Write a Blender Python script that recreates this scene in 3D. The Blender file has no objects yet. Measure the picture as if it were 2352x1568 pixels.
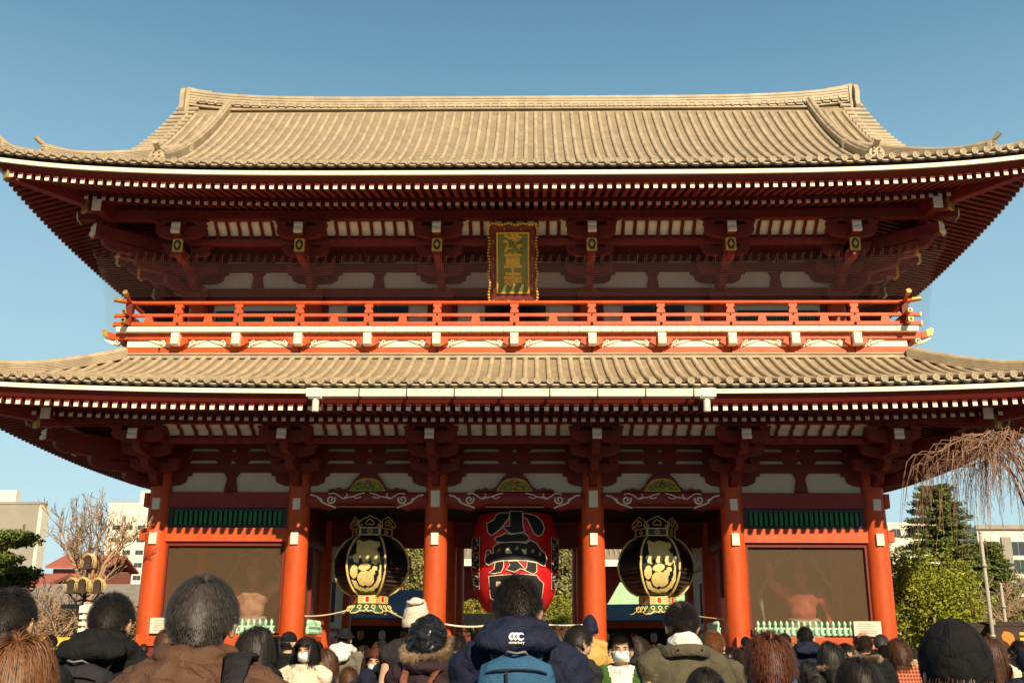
import bpy, bmesh, math, random
from mathutils import Vector, Matrix, Euler, noise
SC = bpy.context.scene
COL = SC.collection
R = math.radians
PI = math.pi

# ---------------------------------------------------------------- camera, sky, sun, exposure
CAMX, CAMY, CAMZ = 0.51, -30.6, 1.45
cam = bpy.data.cameras.new('camera')
cam.sensor_fit = 'HORIZONTAL'; cam.sensor_width = 36.0
cam.lens = 36.0 * 2400 / 2352
cam.clip_start = 0.1; cam.clip_end = 3000
camo = bpy.data.objects.new('camera', cam); COL.objects.link(camo)
camo.location = (CAMX, CAMY, CAMZ)
camo.rotation_euler = (Matrix.Rotation(R(1.13), 3, 'Z') @ Matrix.Rotation(R(90 + 16.39), 3, 'X') @ Matrix.Rotation(R(0.26), 3, 'Z')).to_euler()
SC.camera = camo

SUN_AZ, SUN_EL = 19.5, 31.3           # degrees right of the line gate -> camera, and above the horizon
wd = bpy.data.worlds.new('World'); SC.world = wd; wd.use_nodes = True
wn = wd.node_tree
for n in list(wn.nodes): wn.nodes.remove(n)
sky = wn.nodes.new('ShaderNodeTexSky'); sky.sky_type = 'NISHITA'; sky.sun_disc = False
sky.sun_elevation = R(SUN_EL); sky.sun_rotation = R(180 - SUN_AZ)
sky.air_density = 1.0; sky.dust_density = 0.25; sky.ozone_density = 1.0; sky.altitude = 20
bg = wn.nodes.new('ShaderNodeBackground'); bg.inputs[1].default_value = 0.085
wo = wn.nodes.new('ShaderNodeOutputWorld')
wtc = wn.nodes.new('ShaderNodeTexCoord'); wsp = wn.nodes.new('ShaderNodeSeparateXYZ'); wn.links.new(wtc.outputs['Generated'], wsp.inputs[0])
wrp = wn.nodes.new('ShaderNodeValToRGB'); wr = wrp.color_ramp      # clear winter air: pale at the horizon, deeper blue overhead
for i_, (p_, c_) in enumerate(((0.0, (.44, .58, .60)), (.17, (.36, .55, .60)), (.38, (.23, .42, .525)), (.52, (.118, .265, .37)), (.66, (.045, .135, .24)), (1.0, (.015, .06, .14)))):
    e_ = wr.elements[i_] if i_ < 2 else wr.elements.new(p_)
    e_.position = p_; e_.color = (*c_, 1)
wn.links.new(wsp.outputs[2], wrp.inputs[0])
wsc = wn.nodes.new('ShaderNodeVectorMath'); wsc.operation = 'SCALE'; wsc.inputs['Scale'].default_value = .075; wn.links.new(sky.outputs[0], wsc.inputs[0])
wmx = wn.nodes.new('ShaderNodeMix'); wmx.data_type = 'RGBA'; wmx.inputs[0].default_value = .80
wn.links.new(wsc.outputs[0], wmx.inputs[6]); wn.links.new(wrp.outputs[0], wmx.inputs[7])
# sky colour dimmed toward the unseen south to weaken the fill on shaded parts
wmr = wn.nodes.new('ShaderNodeMapRange'); wmr.interpolation_type = 'SMOOTHSTEP'
for k_, v_ in ((1, -.25), (2, .35), (3, .48), (4, 1.0)): wmr.inputs[k_].default_value = v_
wn.links.new(wsp.outputs[1], wmr.inputs[0])
wfs = wn.nodes.new('ShaderNodeVectorMath'); wfs.operation = 'SCALE'; wn.links.new(wmx.outputs[2], wfs.inputs[0]); wn.links.new(wmr.outputs[0], wfs.inputs['Scale'])
wn.links.new(wfs.outputs[0], bg.inputs[0]); bg.inputs[1].default_value = 1.0
wn.links.new(bg.outputs[0], wo.inputs[0])
sl = bpy.data.lights.new('sun', 'SUN'); sl.energy = 5.0; sl.angle = R(0.53); sl.color = (1.0, 0.83, 0.58)
so = bpy.data.objects.new('sun', sl); COL.objects.link(so)
sd = Vector((math.sin(R(SUN_AZ)) * math.cos(R(SUN_EL)), -math.cos(R(SUN_AZ)) * math.cos(R(SUN_EL)), math.sin(R(SUN_EL))))
so.rotation_euler = sd.to_track_quat('Z', 'Y').to_euler(); so.location = sd * 60
vs = SC.view_settings
vs.view_transform = 'Standard'; vs.look = 'None'; vs.gamma = 1.0; vs.exposure = 0.50; vs.use_curve_mapping = False
SC.cycles.max_bounces = 6; SC.cycles.diffuse_bounces = 4; SC.cycles.transparent_max_bounces = 24
SC.cycles.use_denoising = True

# ---------------------------------------------------------------- helpers
def elev(y):
    """elevation angle of a picture row (2352 px wide picture) on the centre line"""
    return R(16.39) + math.atan((784 - y) / 2400)
def Zh(y, Y):
    """height of the point seen in picture row y on the plane at depth Y"""
    return CAMZ + (Y - CAMY) * math.tan(elev(y))

class MB:
    def __init__(s): s.v = []; s.f = []; s.m = []; s.cur = 0
    def add(s, vs_, fs_, m=None):
        b = len(s.v); s.v.extend([tuple(p) for p in vs_])
        mm = s.cur if m is None else m
        for f in fs_: s.f.append(tuple(b + i for i in f)); s.m.append(mm)
    def box(s, x0, x1, y0, y1, z0, z1, m=None):
        s.add([(x0,y0,z0),(x1,y0,z0),(x1,y1,z0),(x0,y1,z0),(x0,y0,z1),(x1,y0,z1),(x1,y1,z1),(x0,y1,z1)],
              [(0,3,2,1),(4,5,6,7),(0,1,5,4),(1,2,6,5),(2,3,7,6),(3,0,4,7)], m)
    def cbox(s, c, sz, m=None, rot=None):
        hx, hy, hz = sz[0]/2, sz[1]/2, sz[2]/2
        P = [Vector((a*hx, b*hy, d*hz)) for d in (-1,1) for a, b in ((-1,-1),(1,-1),(1,1),(-1,1))]
        if rot is not None: P = [rot @ p for p in P]
        c = Vector(c)
        s.add([p + c for p in P], [(0,3,2,1),(4,5,6,7),(0,1,5,4),(1,2,6,5),(2,3,7,6),(3,0,4,7)], m)
    def bar(s, a, b, w, h, m=None, up=(0,0,1)):
        """box from a to b, w wide, h high"""
        a = Vector(a); b = Vector(b); t = (b - a).normalized(); u = Vector(up)
        l = t.cross(u).normalized(); u = l.cross(t).normalized()
        P = []
        for p in (a, b):
            for i, j in ((-1,-1),(1,-1),(1,1),(-1,1)): P.append(p + l*(i*w/2) + u*(j*h/2))
        s.add(P, [(0,1,2,3),(7,6,5,4),(0,4,5,1),(1,5,6,2),(2,6,7,3),(3,7,4,0)], m)
    def prism(s, pts, a, b, axis='y', m=None):
        """2-D outline extruded along an axis: 'y' takes (x,z), 'x' takes (y,z), 'z' takes (x,y)"""
        def mk(p, t):
            return (p[0], t, p[1]) if axis == 'y' else ((t, p[0], p[1]) if axis == 'x' else (p[0], p[1], t))
        n = len(pts)
        ar = sum(pts[i][0]*pts[(i+1)%n][1] - pts[(i+1)%n][0]*pts[i][1] for i in range(n))
        if ar < 0: pts = pts[::-1]
        if axis == 'y': pass
        V = [mk(p, a) for p in pts] + [mk(p, b) for p in pts]
        F = [(i, (i+1)%n, n+(i+1)%n, n+i) for i in range(n)]
        F.append(tuple(range(n-1, -1, -1))); F.append(tuple(range(n, 2*n)))
        if (axis == 'y') != (a > b): F = [f[::-1] for f in F]
        s.add(V, F, m)
    def rings(s, rs, closed=True, cap0=True, cap1=True, m=None):
        n = len(rs[0]); V = [p for r in rs for p in r]; F = []
        for k in range(len(rs)-1):
            for i in range(n if closed else n-1):
                j = (i+1) % n
                F.append((k*n+i, k*n+j, (k+1)*n+j, (k+1)*n+i))
        if closed and cap0: F.append(tuple(range(n-1, -1, -1)))
        if closed and cap1: F.append(tuple((len(rs)-1)*n + i for i in range(n)))
        s.add(V, F, m)
    def tube(s, path, r, n=8, m=None, caps=True, up=(0,0,1), a0=0, a1=2*PI, flat=1.0):
        P = [Vector(p) for p in path]; K = len(P); rs = []
        rr = r if isinstance(r, (list, tuple)) else [r]*K
        full = abs(a1 - a0 - 2*PI) < 1e-6
        for k in range(K):
            t = (P[min(k+1, K-1)] - P[max(k-1, 0)])
            t = t.normalized() if t.length > 1e-9 else Vector((0,0,1))
            u = Vector(up)
            if abs(t.dot(u)) > 0.98: u = Vector((1,0,0)) if abs(t.x) < .9 else Vector((0,1,0))
            l = u.cross(t).normalized(); w = t.cross(l).normalized()
            N = n if full else n+1
            rs.append([P[k] + (l*math.cos(a0 + (a1-a0)*i/n) + w*math.sin(a0 + (a1-a0)*i/n)*flat)*rr[k] for i in range(N)])
        s.rings(rs, closed=full, cap0=caps, cap1=caps, m=m)
    def lathe(s, prof, c=(0,0,0), n=16, m=None, a0=0.0, cap=True):
        rs = [[(c[0]+r*math.cos(a0+2*PI*i/n), c[1]+r*math.sin(a0+2*PI*i/n), c[2]+z) for i in range(n)] for r, z in prof]
        s.rings(rs, m=m, cap0=cap, cap1=cap)
    def ball(s, c, r, n=10, k=7, m=None):
        rx, ry, rz = r if isinstance(r, (tuple, list)) else (r, r, r)
        rs = []
        for j in range(k+1):
            a = -PI/2 + PI*j/k; cr = max(math.cos(a), .02)
            rs.append([(c[0]+rx*cr*math.cos(2*PI*i/n), c[1]+ry*cr*math.sin(2*PI*i/n), c[2]+rz*math.sin(a)) for i in range(n)])
        s.rings(rs, m=m)
    def xf(s, M, start=0):
        for i in range(start, len(s.v)): s.v[i] = tuple(M @ Vector(s.v[i]))
    def mesh(s, name, mats, smooth=False):
        me = bpy.data.meshes.new(name); me.from_pydata(s.v, [], s.f)
        for mt in (mats if isinstance(mats, (list, tuple)) else [mats]): me.materials.append(mt)
        me.polygons.foreach_set('material_index', s.m)
        if smooth: me.polygons.foreach_set('use_smooth', [True]*len(me.polygons))
        me.update()
        return me
    def build(s, name, mats, parent=None, smooth=False, loc=None, angle=None):
        me = s.mesh(name, mats, smooth or angle is not None)
        if angle is not None:
            bm = bmesh.new(); bm.from_mesh(me)
            for e in bm.edges:
                if len(e.link_faces) == 2 and e.calc_face_angle(0) > R(angle): e.smooth = False
            bm.to_mesh(me); bm.free()
        return link(name, me, parent, loc)

def link(name, me, parent=None, loc=None, rz=0):
    o = bpy.data.objects.new(name, me); COL.objects.link(o)
    if parent is not None: o.parent = parent
    if loc is not None: o.location = loc
    if rz: o.rotation_euler = (0, 0, rz)
    return o
def tag(o, label=None, cat=None, group=None, kind=None):
    if label: o['label'] = label
    if cat: o['category'] = cat
    if group: o['group'] = group
    if kind: o['kind'] = kind
    return o
def thing(name, label, cat, loc=(0,0,0), rz=0, group=None, sc=1.0):
    o = bpy.data.objects.new(name, None); COL.objects.link(o)
    o.empty_display_size = .2; o.location = loc; o.rotation_euler = (0,0,rz); o.scale = (sc,)*3
    return tag(o, label, cat, group)
def copy_tree(o, parent=None):
    c = o.copy(); COL.objects.link(c)
    if parent is not None: c.parent = parent
    for ch in list(o.children): copy_tree(ch, c)
    return c

# ---------------------------------------------------------------- materials
def mat(name, col, rough=.6, var=.12, scale=3.0, bump=0.0, bscale=40.0, metal=0.0, spec=.4, col2=None, emit=None, stretch=None, coat=0):
    m = bpy.data.materials.new(name); m.use_nodes = True; nt = m.node_tree; b = nt.nodes['Principled BSDF']
    b.inputs['Roughness'].default_value = rough; b.inputs['Metallic'].default_value = metal
    b.inputs['Specular IOR Level'].default_value = spec
    if coat: b.inputs['Coat Weight'].default_value = coat; b.inputs['Coat Roughness'].default_value = .15
    tc = nt.nodes.new('ShaderNodeTexCoord'); src = tc.outputs['Object']
    if stretch:
        mp = nt.nodes.new('ShaderNodeMapping'); mp.inputs['Scale'].default_value = stretch
        nt.links.new(src, mp.inputs[0]); src = mp.outputs[0]
    nz = nt.nodes.new('ShaderNodeTexNoise'); nz.inputs['Scale'].default_value = scale; nz.inputs['Detail'].default_value = 6
    nz.inputs['Roughness'].default_value = .65
    nt.links.new(src, nz.inputs['Vector'])
    rp = nt.nodes.new('ShaderNodeValToRGB'); rp.color_ramp.elements[0].position = .3; rp.color_ramp.elements[1].position = .7
    c = Vector(col); d = Vector(col2) if col2 else c*(1-var*2)
    rp.color_ramp.elements[0].color = (*(d), 1); rp.color_ramp.elements[1].color = (*(min(x, 1) for x in (c if col2 else c*(1+var))), 1)
    nt.links.new(nz.outputs[0], rp.inputs[0]); nt.links.new(rp.outputs[0], b.inputs['Base Color'])
    if bump:
        n2 = nt.nodes.new('ShaderNodeTexNoise'); n2.inputs['Scale'].default_value = bscale; n2.inputs['Detail'].default_value = 4
        nt.links.new(src, n2.inputs['Vector'])
        bp = nt.nodes.new('ShaderNodeBump'); bp.inputs['Strength'].default_value = bump; bp.inputs['Distance'].default_value = .01
        nt.links.new(n2.outputs[0], bp.inputs['Height']); nt.links.new(bp.outputs[0], b.inputs['Normal'])
    if emit:
        b.inputs['Emission Color'].default_value = (*emit[:3], 1); b.inputs['Emission Strength'].default_value = emit[3]
    return m

M = {}
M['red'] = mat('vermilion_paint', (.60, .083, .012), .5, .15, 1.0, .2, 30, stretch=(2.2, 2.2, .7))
M['beam_shade'] = mat('shaded_beam_red', (.27, .030, .022), .55, .12, 1.2, .15, 30)  # vermilion darkened for beams under the eaves, shade put into the colour
M['red_dark'] = mat('dark_red_shade_paint', (.17, .019, .013), .6, .12, 1.5, .1, 25)  # dark red, taken darker to imitate the shade on soffits and walls
M['red_shade'] = mat('shaded_vermilion', (.19, .018, .009), .6, .12, 1.4, .1, 25)  # darker copy of the vermilion, paints the shade on rafters and brackets
M['white'] = mat('white_paint', (.86, .79, .62), .6, .03, 2)
M['plaster'] = mat('white_plaster', (.74, .66, .52), .85, .06, 1.1)
M['tile'] = mat('roof_tile', (.54, .43, .28), .55, .13, 1.7, .5, 16, col2=(.34, .275, .19))
M['tile_flat'] = mat('flat_roof_tile', (.36, .285, .18), .65, .12, 2.2, .4, 20, col2=(.26, .205, .135))
M['black'] = mat('black_lacquer', (.012, .013, .016), .35, .1, 3)
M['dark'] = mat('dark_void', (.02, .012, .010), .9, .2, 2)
M['green'] = mat('green_paint', (.012, .20, .085), .55, .12, 4)
M['gold'] = mat('gold_leaf', (.62, .40, .10), .45, .25, 12, metal=.6)
M['goldp'] = mat('gold_paint', (.78, .47, .05), .5, .08, 12)
M['sgreen'] = mat('sign_green', (.20, .24, .06), .7, .12, 14)
M['verd'] = mat('verdigris', (.42, .72, .50), .7, .08, 4)
M['copper'] = mat('pale_gutter_metal', (.78, .72, .58), .45, .05, 1.5)
M['stone'] = mat('granite', (.36, .33, .28), .8, .12, 6, .3, 60)

for k_ in ('tile', 'tile_flat'):                       # every tile has its own tone
    nt_ = M[k_].node_tree; tc_ = nt_.nodes.new('ShaderNodeTexCoord'); sn_ = nt_.nodes.new('ShaderNodeVectorMath'); sn_.operation = 'SNAP'; sn_.inputs[1].default_value = (.325, .32, .30)
    wh_ = nt_.nodes.new('ShaderNodeTexWhiteNoise'); mr_ = nt_.nodes.new('ShaderNodeMapRange'); mr_.inputs[3].default_value = .89; mr_.inputs[4].default_value = 1.03
    ml_ = nt_.nodes.new('ShaderNodeVectorMath'); ml_.operation = 'SCALE'; bs_ = nt_.nodes['Principled BSDF']; src_ = bs_.inputs['Base Color'].links[0].from_socket
    nt_.links.new(tc_.outputs['Object'], sn_.inputs[0]); nt_.links.new(sn_.outputs[0], wh_.inputs[0]); nt_.links.new(wh_.outputs[0], mr_.inputs[0])
    nt_.links.new(src_, ml_.inputs[0]); nt_.links.new(mr_.outputs[0], ml_.inputs['Scale']); nt_.links.new(ml_.outputs[0], bs_.inputs['Base Color'])
# fine wire nets: real wires cannot be resolved at this distance, so the pattern is an alpha pattern on a sheet
def netmat(name, col, freq, duty, tilt=0.0, axis='XZ'):
    m = bpy.data.materials.new(name); m.use_nodes = True; nt = m.node_tree
    b = nt.nodes['Principled BSDF']; b.inputs['Base Color'].default_value = (*col, 1); b.inputs['Roughness'].default_value = .6
    tc = nt.nodes.new('ShaderNodeTexCoord'); sp = nt.nodes.new('ShaderNodeSeparateXYZ'); nt.links.new(tc.outputs['Object'], sp.inputs[0])
    def math_(op, a, b_=None):
        n = nt.nodes.new('ShaderNodeMath'); n.operation = op
        for i, q in enumerate((a, b_)):
            if q is None: continue
            if isinstance(q, (int, float)): n.inputs[i].default_value = q
            else: nt.links.new(q, n.inputs[i])
        return n.outputs[0]
    X = sp.outputs[axis[0]]; Z = sp.outputs[axis[1]]
    if tilt:
        A = math_('ADD', X, math_('MULTIPLY', Z, tilt)); B = math_('SUBTRACT', X, math_('MULTIPLY', Z, tilt))
    else: A, B = X, Z
    fa = math_('LESS_THAN', math_('FRACT', math_('MULTIPLY', A, freq)), duty)
    fb = math_('LESS_THAN', math_('FRACT', math_('MULTIPLY', B, freq)), duty)
    mx = math_('MAXIMUM', fa, fb)
    nt.links.new(mx, b.inputs['Alpha'])
    return m
M['mesh'] = netmat('brown_wire_mesh', (.16, .095, .042), 22.0, .24, .6)
M['mesh_side'] = netmat('brown_wire_mesh_side', (.22, .105, .04), 22.0, .30, .6, 'YZ')
M['net'] = netmat('bird_net', (.16, .09, .07), 15.0, .03)
M['net_side'] = netmat('bird_net_side', (.33, .24, .19), 12.0, .06, 0, 'YZ')
# ================================================================= THE GATE
XL = [-10.4, -6.31, -2.275, 2.275, 6.31, 10.4]         # lower columns
XU = [-9.97, -6.35, -2.28, 2.28, 6.35, 9.97]           # upper columns
gate = thing('temple_gate', 'huge two storey vermilion temple gate with grey tiled roofs and white rafter ends', 'gate')
YC = 4.0
ground = MB()
gx0, gx1, gy0, gy1 = -400, 400, -60, 900
ground.add([(gx0,gy0,0),(gx1,gy0,0),(gx1,gy1,0),(gx0,gy1,0)], [(0,1,2,3)])
M['paving'] = mat('stone_paving', (.10, .09, .08), .85, .15, .8, .2, 12)
tag(ground.build('ground', M['paving']), kind='structure')

def eave(hx, hy, prof, lift, tflat, tmax_f, tmax_s, pitch, name, zc, zwb, zft, zbt, rows_top_s=None, base_rise=.27, tb=1.65, tf=.2, inner=4.6, fr=.23, two_tier_parts=False):
    """one tiled roof with its eaves: front/back/right/left.
    prof(t): height over the inward distance t from the edge, lift(c): rise towards the corner (c: distance to it)"""
    def side(k, s, t):
        if k == 0: return (s, YC - hy + t)
        if k == 1: return (hx - t, YC + s)
        if k == 2: return (-s, YC + hy - t)
        return (-hx + t, YC - s)
    def P(k, s, t, dz=0.0, flat=None):
        h = hx if k in (0, 2) else hy
        x, y = side(k, s, t)
        c = max(0.0, h - abs(s)); u = min(1, max(0, t)/tflat)
        z = (prof(t) if flat is None else flat) + lift(c)*(1-u)**2*(1 if flat is None else 0) + (lift(c) if flat is not None else 0) + dz
        return Vector((x, y, z))
    roof = MB(); rows = MB(); caps = MB(); wb = MB(); soff = MB()
    for k in range(4):
        h = hx if k in (0, 2) else hy
        tm = tmax_f if k in (0, 2) else tmax_s
        n = int(2*h/pitch); n += n % 2
        ss = [(-h + 2*h*i/n) for i in range(n+1)]
        K = 14
        for i in range(n):                                      # flat tiles
            a, b = ss[i], ss[i+1]; ta, tb_ = tm(a), tm(b)
            if abs(ta-tb_) > 2: ta = tb_ = max(ta, tb_) if abs((a+b)/2) < 12.1 else min(ta, tb_)
            V = []
            for j in range(K+1):
                V += [P(k, a, ta*j/K), P(k, b, tb_*j/K)]
            roof.add(V, [(2*j, 2*j+1, 2*j+3, 2*j+2) for j in range(K)])
            # drooping edge tiles between the round caps
            m_ = (a+b)/2; w = (b-a)*.5
            if k != 2:
                for lay, (dz0, dz1, dt) in enumerate(((-.015, -.055, -.10), (-.055, -.105, -.05))):
                    pts = []
                    for q in range(6):
                        f = q/5; sx = a + (b-a)*f; sag = .035*(1-(2*f-1)**2)
                        pts.append((P(k, sx, dt, dz0-sag), P(k, sx, dt, dz1-sag), P(k, sx, dt+.12, dz0-sag)))
                    V = [p for q in pts for p in q]
                    caps.add(V, [(3*q, 3*q+1, 3*q+4, 3*q+3) for q in range(5)] + [(3*q+2, 3*q, 3*q+3, 3*q+5) for q in range(5)], 1)
        for i in range(n+1):                                    # round tile rows
            s = ss[i]; t1 = min(tm(s), 7.5)
            if t1 < .12: continue
            seg = max(3, int(t1/.36)); path = []; rr = []
            for j in range(seg+1):
                t = -.12 + (t1+.12)*j/seg
                path.append(P(k, s, max(t, -.12), .03)); rr.append(.078)
                if j < seg: path.append(P(k, s, -.12 + (t1+.12)*(j+.93)/seg, .03)); rr.append(.071)
            rows.tube(path, rr, 8, caps=False)
            if k == 2: continue
            c0 = P(k, s, -.125, .03); x, y = side(k, 0, 0); x2, y2 = side(k, 0, 1)
            o = Vector((x-x2, y-y2, 0)); lat = Vector((-o.y, o.x, 0)) * (1)
            ring = lambda r, d: [c0 + o*d + lat*(r*math.cos(2*PI*q/14)) + Vector((0,0,r*math.sin(2*PI*q/14))) for q in range(14)]
            caps.rings([ring(.092, -.02), ring(.092, .03), ring(.074, .032), ring(.070, .018)], m=0)
            if k == 0:                                          # embossed sign on each cap
                for (ax, az, bx, bz) in ((-.04,0,.04,0),(0,-.04,0,.04),(0,.04,.04,.04),(.04,0,.04,-.04),(0,-.04,-.04,-.04),(-.04,0,-.04,.04)):
                    caps.bar(c0 + o*.022 + lat*(-ax) + Vector((0,0,az)), c0 + o*.022 + lat*(-bx) + Vector((0,0,bz)), .013, .013, 0, up=tuple(o))
        # white edge board, black strip painted as the shadow above it, red fascia below
        NN = 40
        for (t0, z0, t1_, z1, m_) in ((-.02, zwb[1], -.02, zwb[0], 0), (-.02, zwb[0], .05, zwb[0]+.002, 0), (-.02, zwb[1], .10, zwb[1]+.002, 0), (.10, zwb[1]+.002, .10, zwb[1]+.16, 2),
                                      (.05, zwb[0]+.002, .22, zft+.13, 1), (.22, zft+.13, .26, zft+.10, 1)):
            V = []
            for i in range(NN+1):
                f = -1+2*i/NN; V += [P(k, f*(h-t0), t0, flat=z0), P(k, f*(h-t1_), t1_, flat=z1)]
            wb.add(V, [(2*i, 2*i+1, 2*i+3, 2*i+2) for i in range(NN)], m_)
        # soffit boards over the rafters
        V = []
        prf = [(.26, zft+.10), (.30, zft+.095), (tb, zft+.09+fr*(tb-tf)), (tb+.02, zbt+.10), (inner, zbt+.10+base_rise*(inner-tb))]
        NS = 60
        for i in range(NS+1):
            f = -1+2*i/NS
            for (t, z) in prf:
                s_ = f*(h-t) if abs(f) > .6 else f*(h-t)
                V.append(P(k, s_, t, flat=z))
        nn = len(prf)
        soff.add(V, [(i*nn+j, i*nn+j+1, (i+1)*nn+j+1, (i+1)*nn+j) for i in range(NS) for j in range(nn-1)], 0)
    r_o = roof.build(name, M['tile_flat'], gate)
    rows.build('round_tile_rows', M['tile'], r_o, smooth=True)
    caps.build('eave_tiles', [M['tile'], M['tile']], r_o, angle=40)
    wb.build('eave_board', [M['white'], M['red_shade'], M['dark']], r_o)
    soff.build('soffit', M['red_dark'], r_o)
    # rafters: two tiers on every side
    for tier, (t_tip, z_tip, t_in, rise, w, hh) in enumerate(((tf, zft, tb+.5, fr, .118, .15), (tb, zbt, inner, base_rise, .118, .155))):
        for k in range(4):
            if k == 2: continue
            rf = MB(); h = hx if k == 0 else hy; single = (k == 0 and two_tier_parts); rname = 'flying_rafter' if tier == 0 else 'base_rafter'
            sp = .2538; n = int((h-.35)/sp)
            for i in range(-n, n+1):
                s = (i+.5)*sp if i < n else None
                if s is None: continue
                lim = h-abs(s)
                if lim < t_tip+.15: continue
                te = min(t_in, lim)
                a = P(k, s, t_tip, flat=z_tip); b = P(k, s, te, flat=z_tip + rise*(te-t_tip))
                one = single and -50 <= i < 50
                rf_ = rf; rf = MB() if one else rf_
                rf.bar(a, b, w, hh, 0)
                x, y = side(k, 0, 0); x2, y2 = side(k, 0, 1); o = Vector((x-x2, y-y2, 0))
                rf.bar(a + o*.004, a - o*.012, w+.002, hh+.002, 1)
                if one: rf.build(rname, [M['red_shade'], M['white']], gate)
                rf = rf_
            tag(rf.build(rname, [M['red_shade'], M['white']], gate), kind='stuff')
    return P, side, r_o

# ---- upper roof
profU = lambda t: 14.36 + 5.75*(.5*(t/7.65) + .5*(t/7.65)*abs(t/7.65))
liftU = lambda c: .49*max(0, 1-c/14.6)**4.6
HXU, HYU = 14.6, 8.25
def tmfU(s): return 8.25 if abs(s) <= 12.1 else HXU-abs(s)
def tmsU(s): return min(HYU-abs(s), 3.2)
PU, sideU, roofU = eave(HXU, HYU, profU, liftU, 3.5, tmfU, tmsU, .325, 'upper_roof', 14.32, (14.0, 14.12), 13.745, 13.89, tb=1.65, tf=.2, inner=4.9, fr=.26, two_tier_parts=True)
# ---- lower roof
profL = lambda t: 8.02 + 1.62*(.6*(t/3.6) + .4*(t/3.6)*abs(t/3.6))
liftL = lambda c: .31*max(0, 1-c/15.0)**3.6
HXL, HYL = 15.0, 8.6
def tmfL(s): return min(3.6, HXL-abs(s))
def tmsL(s): return min(3.6, HYL-abs(s))
PL, sideL, roofL = eave(HXL, HYL, profL, liftL, 3.6, tmfL, tmsL, .3233, 'lower_roof', 8.0, (7.71, 7.825), 7.387, 7.41, tb=1.65, tf=.2, inner=4.7, fr=.16)

c = MB(); c.box(-11.35, 11.35, -.9, 8.9, 9.35, 9.62); c.box(-11.9, 11.9, -1.4, 9.4, 8.3, 8.36); c.build('roof_underside', M['red_dark'], roofL)
c = MB(); c.box(-11.2, 11.2, -1.0, 9.0, 14.95, 15.0); c.build('roof_underside', M['red_dark'], roofU)
# ---- ridges
def ridge_sweep(mb, pts, w, h, lay, top_r):
    """stacked tile courses along a path (list of Vectors at the foot), w wide, h high"""
    K = len(pts)
    def lat(k):
        t = pts[min(k+1, K-1)] - pts[max(k-1, 0)]; t.z = 0
        return Vector((t.y, -t.x, 0)).normalized()
    prof = []
    for i in range(lay):
        z0 = h*i/lay; z1 = h*(i+.72)/lay
        prof += [(w/2, z0), (w/2, z1), (w/2-.018, z1), (w/2-.018, h*(i+1)/lay)]
    P2 = prof + [(-a, b) for a, b in prof[::-1]]
    mb.rings([[pts[k] + lat(k)*a + Vector((0,0,b)) for a, b in P2] for k in range(K)])
    mb.tube([p + Vector((0,0,h+.01)) for p in pts], top_r, 10)
def ogre_tile(mb, c, o, w, h, d=.14):
    """shaped end tile: face plate with shoulders, brow, nose and cheeks; o is the outward direction"""
    o = Vector(o).normalized(); l = Vector((-o.y, o.x, 0)); Z = Vector((0,0,1)); c = Vector(c)
    out = [(-.5,0),(-.56,.12),(-.5,.3),(-.55,.55),(-.48,.8),(-.3,.95),(0,1.02),(.3,.95),(.48,.8),(.55,.55),(.5,.3),(.56,.12),(.5,0)]
    F = [c + l*(a*w) + Z*(b*h) + o*(d/2) for a, b in out]; B = [p - o*d for p in F]
    n = len(out)
    mb.add(F + B, [tuple(range(n)), tuple(range(2*n-1, n-1, -1))] + [(i, n+i, n+(i+1)%n, (i+1)%n) for i in range(n)])
    def lump(a, b, r, e=.5):
        mb.tube([c + l*(a*w) + Z*(b*h) + o*(d/2-.02), c + l*(a*w) + Z*(b*h) + o*(d/2+.05*e+.02)], [r*w, r*w*.55], 8)
    for a, b, r in ((-.22,.62,.14),(.22,.62,.14),(0,.42,.13),(-.27,.3,.12),(.27,.3,.12),(0,.18,.16),(-.2,.85,.1),(.2,.85,.1)): lump(a, b, r, 1)

rb = MB()
pts = [Vector((x, YC, 20.22 + .36*(abs(x)/12.2)**6)) for x in [(-12.2 + 24.4*i/40) for i in range(41)]]
ridge_sweep(rb, pts, .92, .64, 6, .11)
for s_ in (-1, 1):                                     # round caps and drooping tiles along the foot of the ridge
    for i in range(-36, 37):
        x = i*.325
        if abs(x) > 11.8: continue
        zz = 20.43 + .36*(abs(x)/12.2)**6; y = YC + s_*.47
        rb.tube([(x, y, zz), (x, y + s_*.10, zz-.01)], .07, 10)
        rb.box(x+.07, x+.255, y, y+s_*.07, zz-.04, zz+.03) if s_ > 0 else rb.box(x+.07, x+.255, y-.07, y, zz-.04, zz+.03)
        rb.box(x+.03, x+.295, min(y, y+s_*.05), max(y, y+s_*.05), zz-.115, zz-.07)
for s_ in (-1, 1): rb.box(-10.5, 10.5, min(YC+s_*.50, YC+s_*.64), max(YC+s_*.50, YC+s_*.64), 20.245, 20.285)
rb.build('main_ridge', M['tile'], roofU, angle=40)
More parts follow.
